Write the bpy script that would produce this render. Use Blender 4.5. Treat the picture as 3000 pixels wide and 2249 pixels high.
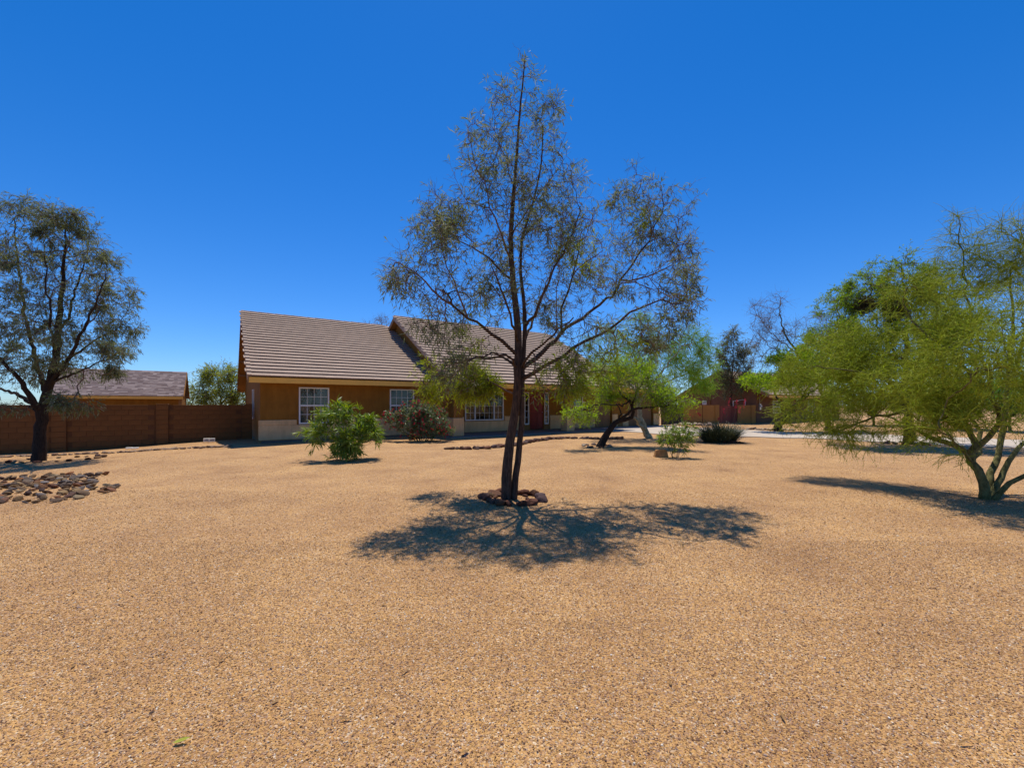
import bpy, math, random
import numpy as np
from mathutils import Vector, Matrix

for o in list(bpy.data.objects):
    bpy.data.objects.remove(o, do_unlink=True)
S = bpy.context.scene
COL = S.collection
random.seed(7)
rng = np.random.default_rng(7)
R = math.radians

# ------------------------------------------------------------------ camera
CAMZ, FPX, HORIZON = 1.6, 1253.0, 1186.0
cam_d = bpy.data.cameras.new('camera')
cam = bpy.data.objects.new('camera', cam_d)
COL.objects.link(cam)
cam.location = (0, 0, CAMZ)
cam.rotation_euler = (R(90), 0, 0)
cam_d.sensor_width = 36
cam_d.lens = 36 * FPX / 3000
cam_d.shift_y = (HORIZON - 1124.5) / 3000
cam_d.clip_start = 0.05
cam_d.clip_end = 5000
S.camera = cam

# ------------------------------------------------------------------ light
SUN_EL, SUN_AZ_X, SUN_AZ_Y = 69.0, -0.07, 1.0       # toward the sun, slightly left of straight ahead
SKY_STRENGTH, SUN_STRENGTH = 0.095, 4.9
world = bpy.data.worlds.new('World')
S.world = world
world.use_nodes = True
nt = world.node_tree
nt.nodes.clear()
sky = nt.nodes.new('ShaderNodeTexSky')
sky.sky_type = 'NISHITA'
sky.sun_disc = False
sky.sun_elevation = R(SUN_EL)
sky.sun_rotation = math.atan2(SUN_AZ_X, SUN_AZ_Y)
sky.altitude = 600
sky.air_density = 1.0
sky.dust_density = 0.12
sky.ozone_density = 3.0
hs = nt.nodes.new('ShaderNodeHueSaturation')
hs.inputs['Saturation'].default_value = 1.22
hs.inputs['Value'].default_value = 1.0
bg = nt.nodes.new('ShaderNodeBackground')
bg.inputs['Strength'].default_value = SKY_STRENGTH
wo = nt.nodes.new('ShaderNodeOutputWorld')
nt.links.new(sky.outputs[0], hs.inputs['Color'])
vm_ = nt.nodes.new('ShaderNodeVectorMath')     # deep polarised desert blue
vm_.operation = 'MULTIPLY_ADD'
vm_.inputs[1].default_value = (0.76, 1.03, 1.52)
vm_.inputs[2].default_value = (-0.36, -0.07, 0.0)
vx_ = nt.nodes.new('ShaderNodeVectorMath')
vx_.operation = 'MAXIMUM'
vx_.inputs[1].default_value = (0.03, 0.03, 0.03)
nt.links.new(hs.outputs[0], vm_.inputs[0])
nt.links.new(vm_.outputs[0], vx_.inputs[0])
nt.links.new(vx_.outputs[0], bg.inputs[0])
nt.links.new(bg.outputs[0], wo.inputs[0])
sun_d = bpy.data.lights.new('sun', 'SUN')
sun_d.energy = SUN_STRENGTH
sun_d.angle = R(0.5)
sun_d.color = (1.0, 0.93, 0.80)
sun = bpy.data.objects.new('sun', sun_d)
COL.objects.link(sun)
_h = math.hypot(SUN_AZ_X, SUN_AZ_Y)
sdir = Vector((SUN_AZ_X / _h * math.cos(R(SUN_EL)), SUN_AZ_Y / _h * math.cos(R(SUN_EL)), math.sin(R(SUN_EL))))
sun.rotation_euler = sdir.to_track_quat('Z', 'Y').to_euler()
S.view_settings.view_transform = 'Standard'
S.view_settings.look = 'None'
S.view_settings.exposure = 0.0
S.view_settings.gamma = 1.0
S.view_settings.use_curve_mapping = False
S.render.resolution_x, S.render.resolution_y = 1024, 767


# ------------------------------------------------------------------ helpers
def P(px, py, Y):
    """world point that a point of the photograph (3000 px wide) has at depth Y"""
    return np.array([(px - 1500) / FPX * Y, Y, CAMZ - (py - HORIZON) / FPX * Y])


def tag(o, label=None, cat=None, group=None, kind=None):
    if label: o['label'] = label
    if cat: o['category'] = cat
    if group: o['group'] = group
    if kind: o['kind'] = kind
    return o


def empty(name, loc, rz=0.0, **kw):
    o = bpy.data.objects.new(name, None)
    o.location = loc
    o.rotation_euler = (0, 0, rz)
    o.empty_display_size = 0.2
    COL.objects.link(o)
    return tag(o, **kw)


def link(name, me, parent=None, loc=None, rot=None, scale=None, **kw):
    o = bpy.data.objects.new(name, me)
    if loc is not None: o.location = loc
    if rot is not None: o.rotation_euler = rot
    if scale is not None: o.scale = scale
    COL.objects.link(o)
    if parent is not None: o.parent = parent
    return tag(o, **kw)


def np_mesh(name, verts, faces, mat=None, smooth=False):
    """faces: list of int arrays (n, k)"""
    me = bpy.data.meshes.new(name)
    verts = np.asarray(verts, dtype=np.float32)
    faces = [np.asarray(f, dtype=np.int32) for f in faces if len(f)]
    me.vertices.add(len(verts))
    me.vertices.foreach_set('co', verts.ravel())
    loops = np.concatenate([f.ravel() for f in faces])
    tot = np.concatenate([np.full(len(f), f.shape[1], dtype=np.int32) for f in faces])
    start = np.concatenate([[0], np.cumsum(tot)[:-1]]).astype(np.int32)
    me.loops.add(len(loops))
    me.loops.foreach_set('vertex_index', loops)
    me.polygons.add(len(tot))
    me.polygons.foreach_set('loop_start', start)
    me.polygons.foreach_set('loop_total', tot)
    me.polygons.foreach_set('use_smooth', np.full(len(tot), bool(smooth), dtype=bool))
    me.update(calc_edges=True)
    if mat: me.materials.append(mat)
    return me


class MB:
    def __init__(self):
        self.v, self.f = [], []

    def hexa(self, pts):
        """8 points: bottom ring 0-3, top ring 4-7 (counter-clockwise from above)"""
        n = len(self.v)
        self.v += [tuple(p) for p in pts]
        for q in ((3, 2, 1, 0), (4, 5, 6, 7), (0, 1, 5, 4), (1, 2, 6, 5), (2, 3, 7, 6), (3, 0, 4, 7)):
            self.f.append(tuple(n + i for i in q))
        return self

    def box(self, x0, x1, y0, y1, z0, z1):
        return self.hexa([(x0, y0, z0), (x1, y0, z0), (x1, y1, z0), (x0, y1, z0),
                          (x0, y0, z1), (x1, y0, z1), (x1, y1, z1), (x0, y1, z1)])

    def quad(self, a, b, c, d):
        n = len(self.v)
        self.v += [tuple(a), tuple(b), tuple(c), tuple(d)]
        self.f.append((n, n + 1, n + 2, n + 3))
        return self

    def prism_x(self, prof, x0, x1):
        """profile of (y, z) points extruded along x"""
        n, k = len(self.v), len(prof)
        self.v += [(x0, y, z) for y, z in prof] + [(x1, y, z) for y, z in prof]
        self.f.append(tuple(n + i for i in range(k)))
        self.f.append(tuple(n + k + i for i in reversed(range(k))))
        for i in range(k):
            j = (i + 1) % k
            self.f.append((n + i, n + k + i, n + k + j, n + j))
        return self

    def bar(self, a, b, w, h):
        """square bar from a to b"""
        a, b = Vector(a), Vector(b)
        d = (b - a).normalized()
        up = Vector((0, 0, 1)) if abs(d.z) < .95 else Vector((1, 0, 0))
        s = d.cross(up).normalized() * (w / 2)
        u = s.cross(d).normalized() * (h / 2)
        return self.hexa([a - s - u, b - s - u, b + s - u, a + s - u, a - s + u, b - s + u, b + s + u, a + s + u])

    def tube(self, pts, r, n=8):
        pts = [Vector(p) for p in pts]
        base = len(self.v)
        for i, p in enumerate(pts):
            d = (pts[min(i + 1, len(pts) - 1)] - pts[max(i - 1, 0)]).normalized()
            up = Vector((0, 0, 1)) if abs(d.z) < .95 else Vector((1, 0, 0))
            s = d.cross(up).normalized()
            u = s.cross(d)
            rr = r[i] if isinstance(r, (list, tuple)) else r
            for k in range(n):
                a = 2 * math.pi * k / n
                self.v.append(tuple(p + (s * math.cos(a) + u * math.sin(a)) * rr))
        for i in range(len(pts) - 1):
            for k in range(n):
                self.f.append((base + i * n + k, base + i * n + (k + 1) % n,
                               base + (i + 1) * n + (k + 1) % n, base + (i + 1) * n + k))
        self.f.append(tuple(base + k for k in reversed(range(n))))
        self.f.append(tuple(base + (len(pts) - 1) * n + k for k in range(n)))
        return self

    def mesh(self, name, mat, bevel=0.0):
        me = bpy.data.meshes.new(name)
        me.from_pydata(self.v, [], self.f)
        import bmesh
        bm = bmesh.new()
        bm.from_mesh(me)
        if bevel:
            bmesh.ops.bevel(bm, geom=list(bm.edges), offset=bevel, segments=1, affect='EDGES')
        bmesh.ops.recalc_face_normals(bm, faces=bm.faces)
        bm.to_mesh(me)
        bm.free()
        if mat: me.materials.append(mat)
        return me

    def build(self, name, mat, parent=None, bevel=0.0, **kw):
        return link(name, self.mesh(name, mat, bevel), parent, **kw)


# ------------------------------------------------------------------ materials
def new_mat(name):
    m = bpy.data.materials.new(name)
    m.use_nodes = True
    n = m.node_tree
    n.nodes.clear()
    out = n.nodes.new('ShaderNodeOutputMaterial')
    return m, n, out


def nd(n, typ, **kw):
    x = n.nodes.new(typ)
    for k, v in kw.items():
        if k in x.inputs.keys():
            x.inputs[k].default_value = v
        else:
            setattr(x, k, v)
    return x


def ramp(n, stops, interp='LINEAR'):
    r = n.nodes.new('ShaderNodeValToRGB')
    r.color_ramp.interpolation = interp
    el = r.color_ramp.elements
    while len(el) > 1: el.remove(el[0])
    el[0].position, el[0].color = stops[0][0], (*stops[0][1], 1)
    for p, c in stops[1:]:
        e = el.new(p)
        e.color = (*c, 1)
    return r


def solid(name, col, rough=.8, var=.15, scale=3.0, bump=0.0, bscale=60.0, spec=.3, metal=0.0, objrand=0.0, stretch=(1, 1, 1)):
    m, n, out = new_mat(name)
    L = n.links
    b = nd(n, 'ShaderNodeBsdfPrincipled', Roughness=rough, Metallic=metal)
    b.inputs['Specular IOR Level'].default_value = spec
    tc = nd(n, 'ShaderNodeTexCoord')
    mp = nd(n, 'ShaderNodeMapping')
    mp.inputs['Scale'].default_value = stretch
    L.new(tc.outputs['Object'], mp.inputs[0])
    no = nd(n, 'ShaderNodeTexNoise', Scale=scale, Detail=6.0, Roughness=.65)
    L.new(mp.outputs[0], no.inputs['Vector'])
    d = tuple(max(0, c * (1 - var)) for c in col)
    u = tuple(min(1, c * (1 + var)) for c in col)
    r = ramp(n, [(.3, d), (.7, u)])
    L.new(no.outputs[0], r.inputs[0])
    src = r.outputs[0]
    if objrand:
        oi = nd(n, 'ShaderNodeObjectInfo')
        mr = nd(n, 'ShaderNodeMapRange')
        mr.inputs['To Min'].default_value = 1 - objrand
        mr.inputs['To Max'].default_value = 1 + objrand
        L.new(oi.outputs['Random'], mr.inputs[0])
        h = nd(n, 'ShaderNodeHueSaturation')
        L.new(mr.outputs[0], h.inputs['Value'])
        L.new(src, h.inputs['Color'])
        src = h.outputs[0]
    L.new(src, b.inputs['Base Color'])
    if bump:
        n2 = nd(n, 'ShaderNodeTexNoise', Scale=bscale, Detail=4.0, Roughness=.6)
        L.new(mp.outputs[0], n2.inputs['Vector'])
        bp = nd(n, 'ShaderNodeBump', Strength=min(1, bump), Distance=.01)
        L.new(n2.outputs[0], bp.inputs['Height'])
        L.new(bp.outputs[0], b.inputs['Normal'])
    L.new(b.outputs[0], out.inputs[0])
    return m


def leaf_mat(name, cols, trans=.35, rough=.5, spec=.35, tcol=None):
    """cols: colours leaves are picked from; thin leaves let some light through"""
    m, n, out = new_mat(name)
    L = n.links
    ge = nd(n, 'ShaderNodeNewGeometry')
    r = ramp(n, [(i / max(1, len(cols) - 1), c) for i, c in enumerate(cols)])
    L.new(ge.outputs['Random Per Island'], r.inputs[0])
    b = nd(n, 'ShaderNodeBsdfPrincipled', Roughness=rough)
    b.inputs['Specular IOR Level'].default_value = spec
    L.new(r.outputs[0], b.inputs['Base Color'])
    t = nd(n, 'ShaderNodeBsdfTranslucent')
    h = nd(n, 'ShaderNodeHueSaturation', Saturation=1.25, Value=1.5, Hue=.49)
    L.new(r.outputs[0], h.inputs['Color'])
    L.new(h.outputs[0], t.inputs[0])
    mx = nd(n, 'ShaderNodeMixShader')
    mx.inputs[0].default_value = trans
    L.new(b.outputs[0], mx.inputs[1])
    L.new(t.outputs[0], mx.inputs[2])
    L.new(mx.outputs[0], out.inputs[0])
    return m


def bark_mat(name, dark, light, scale=14, bump=.8, stretch=(1, 1, .18)):
    m, n, out = new_mat(name)
    L = n.links
    tc = nd(n, 'ShaderNodeTexCoord')
    mp = nd(n, 'ShaderNodeMapping')
    mp.inputs['Scale'].default_value = stretch
    L.new(tc.outputs['Object'], mp.inputs[0])
    no = nd(n, 'ShaderNodeTexNoise', Scale=scale * 3, Detail=8.0, Roughness=.75)
    L.new(mp.outputs[0], no.inputs['Vector'])
    r = ramp(n, [(.35, dark), (.65, light)])
    L.new(no.outputs[0], r.inputs[0])
    b = nd(n, 'ShaderNodeBsdfPrincipled', Roughness=.9)
    b.inputs['Specular IOR Level'].default_value = .15
    L.new(r.outputs[0], b.inputs['Base Color'])
    bp = nd(n, 'ShaderNodeBump', Strength=bump, Distance=.03)
    L.new(no.outputs[0], bp.inputs['Height'])
    L.new(bp.outputs[0], b.inputs['Normal'])
    L.new(b.outputs[0], out.inputs[0])
    return m


GRAVEL = [(0.0, (.06, .032, .022)), (.12, (.19, .09, .045)), (.25, (.42, .225, .075)), (.42, (.60, .345, .115)),
          (.56, (.50, .27, .105)), (.68, (.69, .415, .145)), (.80, (.45, .245, .125)), (.89, (.30, .20, .165)), (.95, (.62, .46, .29)), (1.0, (.84, .74, .58))]


def gravel_mat():
    m, n, out = new_mat('gravel_sheet')
    L = n.links
    tc = nd(n, 'ShaderNodeTexCoord')
    v = nd(n, 'ShaderNodeTexVoronoi', Scale=85.0)
    v2 = nd(n, 'ShaderNodeTexVoronoi', Scale=150.0)
    L.new(tc.outputs['Object'], v.inputs['Vector'])
    L.new(tc.outputs['Object'], v2.inputs['Vector'])
    sx = nd(n, 'ShaderNodeSeparateColor')
    L.new(v.outputs['Color'], sx.inputs[0])
    r = ramp(n, GRAVEL)
    L.new(sx.outputs[0], r.inputs[0])
    sx2 = nd(n, 'ShaderNodeSeparateColor')
    L.new(v2.outputs['Color'], sx2.inputs[0])
    r2 = ramp(n, GRAVEL)
    L.new(sx2.outputs[1], r2.inputs[0])
    mx = nd(n, 'ShaderNodeMix', data_type='RGBA')
    mx.inputs[0].default_value = .45
    L.new(r.outputs[0], mx.inputs[6])
    L.new(r2.outputs[0], mx.inputs[7])
    # broad patches of finer and coarser, darker and paler stone
    no = nd(n, 'ShaderNodeTexNoise', Scale=.8, Detail=7.0, Roughness=.62)
    L.new(tc.outputs['Object'], no.inputs['Vector'])
    rr = ramp(n, [(.28, (.70, .64, .62)), (.42, (.90, .86, .84)), (.56, (1.02, 1.0, .97)), (.72, (1.17, 1.17, 1.11))])
    L.new(no.outputs[0], rr.inputs[0])
    mu = nd(n, 'ShaderNodeMix', data_type='RGBA', blend_type='MULTIPLY')
    mu.inputs[0].default_value = 1.0
    L.new(mx.outputs[2], mu.inputs[6])
    L.new(rr.outputs[0], mu.inputs[7])
    # small scattered dark debris and bits of leaf
    nz = nd(n, 'ShaderNodeTexNoise', Scale=7.0, Detail=8.0, Roughness=.8)
    L.new(tc.outputs['Object'], nz.inputs['Vector'])
    rz = ramp(n, [(.31, (.52, .47, .45)), (.44, (1, 1, 1))])
    L.new(nz.outputs[0], rz.inputs[0])
    mu2 = nd(n, 'ShaderNodeMix', data_type='RGBA', blend_type='MULTIPLY')
    mu2.inputs[0].default_value = .8
    L.new(mu.outputs[2], mu2.inputs[6])
    L.new(rz.outputs[0], mu2.inputs[7])
    b = nd(n, 'ShaderNodeBsdfPrincipled', Roughness=.85)
    b.inputs['Specular IOR Level'].default_value = .25
    L.new(mu2.outputs[2], b.inputs['Base Color'])
    inv = nd(n, 'ShaderNodeMath', operation='SUBTRACT')
    inv.inputs[0].default_value = 1.0
    L.new(v.outputs['Distance'], inv.inputs[1])
    bp = nd(n, 'ShaderNodeBump', Strength=.9, Distance=.007)
    L.new(inv.outputs[0], bp.inputs['Height'])
    nb = nd(n, 'ShaderNodeTexNoise', Scale=2.6, Detail=8.0, Roughness=.7)
    L.new(tc.outputs['Object'], nb.inputs['Vector'])
    bp2 = nd(n, 'ShaderNodeBump', Strength=.7, Distance=.06)
    L.new(nb.outputs[0], bp2.inputs['Height'])
    L.new(bp.outputs[0], bp2.inputs['Normal'])
    L.new(bp2.outputs[0], b.inputs['Normal'])
    L.new(b.outputs[0], out.inputs[0])
    return m


def pebble_mat():
    m, n, out = new_mat('pebble')
    L = n.links
    oi = nd(n, 'ShaderNodeObjectInfo')
    r = ramp(n, GRAVEL)
    L.new(oi.outputs['Random'], r.inputs[0])
    b = nd(n, 'ShaderNodeBsdfPrincipled', Roughness=.7)
    b.inputs['Specular IOR Level'].default_value = .3
    L.new(r.outputs[0], b.inputs['Base Color'])
    L.new(b.outputs[0], out.inputs[0])
    return m


def rock_mat(name, cols, scale=9):
    m, n, out = new_mat(name)
    L = n.links
    oi = nd(n, 'ShaderNodeObjectInfo')
    r = ramp(n, [(i / max(1, len(cols) - 1), c) for i, c in enumerate(cols)])
    L.new(oi.outputs['Random'], r.inputs[0])
    tc = nd(n, 'ShaderNodeTexCoord')
    no = nd(n, 'ShaderNodeTexNoise', Scale=scale, Detail=8.0, Roughness=.7)
    L.new(tc.outputs['Object'], no.inputs['Vector'])
    r2 = ramp(n, [(.3, (.62, .6, .58)), (.7, (1.25, 1.22, 1.15))])
    L.new(no.outputs[0], r2.inputs[0])
    mu = nd(n, 'ShaderNodeMix', data_type='RGBA', blend_type='MULTIPLY')
    mu.inputs[0].default_value = 1.0
    L.new(r.outputs[0], mu.inputs[6])
    L.new(r2.outputs[0], mu.inputs[7])
    b = nd(n, 'ShaderNodeBsdfPrincipled', Roughness=.85)
    b.inputs['Specular IOR Level'].default_value = .25
    L.new(mu.outputs[2], b.inputs['Base Color'])
    bp = nd(n, 'ShaderNodeBump', Strength=.7, Distance=.02)
    L.new(no.outputs[0], bp.inputs['Height'])
    L.new(bp.outputs[0], b.inputs['Normal'])
    L.new(b.outputs[0], out.inputs[0])
    return m


def glass_mat():
    m, n, out = new_mat('window_glass')
    L = n.links
    g = nd(n, 'ShaderNodeBsdfGlossy', Roughness=.02)
    t = nd(n, 'ShaderNodeBsdfTransparent')
    t.inputs[0].default_value = (.72, .75, .74, 1)
    lw = nd(n, 'ShaderNodeLayerWeight', Blend=.35)
    ma = nd(n, 'ShaderNodeMath', operation='MULTIPLY_ADD')
    ma.inputs[1].default_value = .16
    ma.inputs[2].default_value = .03
    L.new(lw.outputs['Fresnel'], ma.inputs[0])
    mx = nd(n, 'ShaderNodeMixShader')
    L.new(ma.outputs[0], mx.inputs[0])
    L.new(t.outputs[0], mx.inputs[1])
    L.new(g.outputs[0], mx.inputs[2])
    L.new(mx.outputs[0], out.inputs[0])
    return m


M_GRAVEL = gravel_mat()
M_PEBBLE = pebble_mat()
M_STUCCO = solid('brown_stucco', (.31, .136, .022), .92, .10, 1.6, bump=.5, bscale=90)
def stucco(name, col, dust=(.50, .34, .20), dust_z=.35, amt=.5):
    m, n, out = new_mat(name)
    L = n.links
    tc = nd(n, 'ShaderNodeTexCoord')
    n1 = nd(n, 'ShaderNodeTexNoise', Scale=1.1, Detail=8.0, Roughness=.7)
    n2 = nd(n, 'ShaderNodeTexNoise', Scale=110.0, Detail=4.0, Roughness=.6)
    mp = nd(n, 'ShaderNodeMapping')
    mp.inputs['Scale'].default_value = (2.2, 2.2, .35)
    n3 = nd(n, 'ShaderNodeTexNoise', Scale=2.5, Detail=6.0, Roughness=.7)
    L.new(tc.outputs['Object'], n1.inputs['Vector']); L.new(tc.outputs['Object'], n2.inputs['Vector'])
    L.new(tc.outputs['Object'], mp.inputs[0]); L.new(mp.outputs[0], n3.inputs['Vector'])
    r = ramp(n, [(.3, tuple(c * .80 for c in col)), (.7, tuple(min(1, c * 1.18) for c in col))])
    L.new(n1.outputs[0], r.inputs[0])
    r3 = ramp(n, [(.35, (.86, .84, .82)), (.6, (1.04, 1.04, 1.04))])
    L.new(n3.outputs[0], r3.inputs[0])
    mu = nd(n, 'ShaderNodeMix', data_type='RGBA', blend_type='MULTIPLY'); mu.inputs[0].default_value = 1.0
    L.new(r.outputs[0], mu.inputs[6]); L.new(r3.outputs[0], mu.inputs[7])
    sp = nd(n, 'ShaderNodeSeparateXYZ'); L.new(tc.outputs['Object'], sp.inputs[0])
    ad = nd(n, 'ShaderNodeMath', operation='MULTIPLY_ADD'); ad.inputs[1].default_value = -.35
    L.new(n3.outputs[0], ad.inputs[0]); L.new(sp.outputs[2], ad.inputs[2])
    mr = nd(n, 'ShaderNodeMapRange'); mr.inputs['From Min'].default_value = -.25; mr.inputs['From Max'].default_value = dust_z - .1
    mr.inputs['To Min'].default_value = amt; mr.inputs['To Max'].default_value = 0
    L.new(ad.outputs[0], mr.inputs[0])
    mx = nd(n, 'ShaderNodeMix', data_type='RGBA'); mx.inputs[7].default_value = (*dust, 1)
    L.new(mr.outputs[0], mx.inputs[0]); L.new(mu.outputs[2], mx.inputs[6])
    b = nd(n, 'ShaderNodeBsdfPrincipled', Roughness=.93); b.inputs['Specular IOR Level'].default_value = .2
    L.new(mx.outputs[2], b.inputs['Base Color'])
    bp = nd(n, 'ShaderNodeBump', Strength=.6, Distance=.008)
    L.new(n2.outputs[0], bp.inputs['Height']); L.new(bp.outputs[0], b.inputs['Normal'])
    L.new(b.outputs[0], out.inputs[0])
    return m


M_STUCCO = stucco('brown_stucco', (.27, .120, .020), dust=(.36, .22, .12))
M_BAND = stucco('cream_stucco', (.74, .47, .225), dust_z=.3, amt=.45)
M_BAND_ = solid('cream_stucco', (.76, .52, .31), .9, .07, 1.5, bump=.4, bscale=90)
M_FASCIA = solid('ochre_fascia', (.82, .47, .09), .6, .06, 2.5)
M_BARGE = solid('brown_barge', (.27, .15, .07), .7, .1, 3)
M_SOFFIT = solid('brown_soffit', (.26, .12, .03), .85, .1, 3)
M_FOUND = solid('foundation', (.16, .12, .10), .95, .15, 4)
M_TILE = solid('roof_tile', (.39, .285, .215), .9, .16, 9, bump=.7, bscale=70, objrand=.06, stretch=(6, .8, 1))
M_RIDGE = solid('ridge_tile', (.33, .23, .17), .9, .16, 9, bump=.5, bscale=40, objrand=.15)
M_WHITE = solid('white_vinyl', (.74, .74, .72), .45, .03, 2)
M_GLASS = glass_mat()
M_CURT = solid('curtain', (.40, .39, .40), .95, .08, 8)
M_BLIND = solid('blind', (.40, .42, .45), .8, .06, 8)
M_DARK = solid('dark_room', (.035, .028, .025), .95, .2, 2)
M_DOOR = solid('red_door', (.24, .022, .010), .45, .1, 3)
M_GDOOR = solid('garage_door', (.22, .115, .05), .7, .06, 2)
M_METAL = solid('brushed_metal', (.5, .48, .44), .35, .05, 8, metal=.9)
M_CONC = solid('concrete', (.50, .42, .34), .9, .06, .9, bump=.3, bscale=120)
M_PORCH = solid('porch_concrete', (.26, .20, .17), .9, .12, 2, bump=.3)
M_BLOCK = solid('fence_block', (.17, .076, .026), .95, .22, 1.4, bump=.8, bscale=70, objrand=.06)
M_MORTAR = solid('mortar', (.125, .056, .024), .95, .15, 9, bump=.3)
M_CASWALL = solid('dark_brown_stucco', (.17, .088, .050), .92, .12, 1.2, bump=.5)
M_TANWALL = solid('tan_wall', (.36, .18, .05), .92, .12, 1.2, bump=.5)
M_WOOD = solid('grey_wood', (.10, .065, .05), .9, .25, 6, objrand=.25, stretch=(1, 1, .1))
M_REDWOOD = solid('red_wood', (.22, .065, .045), .85, .2, 6, objrand=.25, stretch=(1, 1, .1))
M_ROCK = rock_mat('red_rock', [(.075, .028, .018), (.13, .046, .022), (.065, .035, .03), (.15, .066, .034), (.08, .05, .055), (.20, .11, .05)])
M_BED = rock_mat('bed_rock', [(.20, .12, .055), (.06, .032, .026), (.32, .21, .10), (.09, .055, .05), (.30, .12, .045), (.10, .06, .032), (.20, .18, .18), (.15, .09, .045), (.27, .20, .12)])
M_BOULDER = rock_mat('tan_boulder', [(.42, .22, .08), (.45, .24, .09)], 5)
M_PALEROCK = rock_mat('pale_rock', [(.42, .34, .26), (.30, .22, .18), (.52, .43, .33)])
M_WHITESTONE = solid('white_stone', (.75, .70, .62), .8, .15, 30)

M_BARK = bark_mat('acacia_bark', (.022, .014, .011), (.15, .095, .066))
M_TWIG = bark_mat('acacia_twig', (.11, .065, .045), (.24, .155, .115), 10, .2, (1, 1, 1))
M_PVBARK = bark_mat('palo_verde_bark', (.060, .058, .018), (.23, .21, .085), 5, .4, (1, 1, .6))
M_PVTWIG = bark_mat('palo_verde_twig', (.19, .25, .012), (.42, .46, .05), 10, .1, (1, 1, 1))
M_PVPALE = bark_mat('pale_palo_verde_bark', (.16, .15, .07), (.50, .46, .32), 4, .4, (1, 1, .6))
M_MBARK = bark_mat('mesquite_bark', (.016, .011, .009), (.06, .042, .032))
M_GREYTWIG = bark_mat('grey_twig', (.16, .12, .10), (.30, .24, .20), 10, .1, (1, 1, 1))
M_STEM = bark_mat('shrub_stem', (.09, .075, .04), (.20, .17, .10), 10, .2, (1, 1, 1))
L_ACACIA = leaf_mat('acacia_leaf', [(.09, .11, .055), (.165, .19, .11), (.13, .16, .035), (.27, .29, .21)], .42, .6, .15)
L_MESQ = leaf_mat('mesquite_leaf', [(.15, .28, .006), (.23, .38, .010), (.32, .48, .015)], .62, .5, .3)
L_MESQ2 = leaf_mat('olive_mesquite_leaf', [(.10, .18, .012), (.15, .25, .015), (.21, .32, .02)], .55, .5, .3)
L_PV = leaf_mat('palo_verde_leaf', [(.17, .265, .008), (.27, .36, .016)], .45, .5, .3)
L_PV2 = leaf_mat('blue_palo_verde_leaf', [(.13, .27, .05), (.22, .40, .075)], .45, .5, .3)
L_OLE = leaf_mat('oleander_leaf', [(.09, .16, .022), (.17, .26, .04), (.28, .34, .06)], .35, .45, .4)
L_ROLE = leaf_mat('dark_oleander_leaf', [(.07, .11, .04), (.13, .18, .07), (.22, .25, .13)], .3, .42, .5)
L_RED = leaf_mat('red_flower', [(.55, .035, .06), (.62, .08, .10), (.45, .02, .03)], .3, .5, .3)
L_YUCCA = leaf_mat('yucca_blade', [(.045, .06, .028), (.08, .10, .05), (.13, .14, .08)], .15, .4, .5)
L_DRY = leaf_mat('dry_leaf', [(.22, .12, .05), (.33, .20, .08), (.14, .07, .03)], .2, .6, .2)
L_YELLOW = leaf_mat('yellow_leaf', [(.36, .40, .05), (.42, .44, .07)], .3, .5, .3)
L_MISTLE = leaf_mat('mistletoe', [(.06, .055, .018), (.10, .085, .03)], .25, .6, .2)


# ------------------------------------------------------------------ ground
HOUSE_O = np.array([-10.08, 17.0])
TH = math.atan2(.559, .829)
AX = np.array([math.cos(TH), math.sin(TH)])
BX = np.array([-math.sin(TH), math.cos(TH)])
HZ = 0.18


def hw(s, t):
    """house coordinates (along the front, away from it) to world x, y"""
    return HOUSE_O + AX * s + BX * t


CTRL = [(0, 1, 0), (-4, 3, 0), (4, 3, 0), (0, 7, 0), (3, 9, 0), (8, 7.4, .0), (-5, 8, 0), (-9, 9, -.04), (-14, 9, -.07), (-14.4, 13, -.10),
        (-12, 19.2, -.03), (-14.5, 17.6, -.09), (-16.9, 15.9, -.18), (-18.3, 15, -.18), (-24, 12, -.2), (-10, 13, 0.0),
        (-6.3, 13.2, .02), (-6.5, 16, .11), (-8.5, 15.6, .05), (-3, 12, .02), (-4, 15.5, .10), (-1, 15, .07), (2, 14, .05), (2, 17, .09), (5, 19, .08),
        (4, 12, 0), (7, 15, .03), (9, 20, .05), (12, 24, .05), (14, 28, .05), (16, 20, .05), (20, 24, .05), (24, 20, .03), (16, 16, 0),
        (12, 11, 0), (14, 7, 0), (20, 34, .1), (12, 33, .08), (28, 36, .15), (22, 28, .08), (0, -4, 0), (-20, 30, -.1), (-30, 60, -.1), (40, 60, .1), (0, 60, 0), (30, 14, 0)]
for s_ in range(0, 26, 2):
    for t_ in (-1.2, .5, 6):
        q = hw(s_, t_)
        CTRL.append((q[0], q[1], .10))
CTRL = np.array(CTRL, dtype=float)


def gz(x, y):
    x = np.atleast_1d(np.asarray(x, float)); y = np.atleast_1d(np.asarray(y, float))
    out = np.zeros(x.shape)
    sig = 1.9 + .02 * np.hypot(x, y)
    num = np.zeros(x.shape) ; den = np.full(x.shape, 1e-6)
    for cx, cy, cz in CTRL:
        w = np.exp(-((x - cx) ** 2 + (y - cy) ** 2) / (2 * sig ** 2))
        num += w * cz; den += w
    out = num / den
    fade = np.clip((np.hypot(x, y) - 3) / 5, 0, 1) * np.clip((60 - np.hypot(x, y)) / 20, 0, 1)
    out += fade * (.018 * np.sin(x * .9 + 1.3) * np.cos(y * .7 + .4) + .012 * np.sin(x * 1.9 - y * 1.3))
    return out


def g1(x, y):
    return float(gz(x, y)[0])


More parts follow.
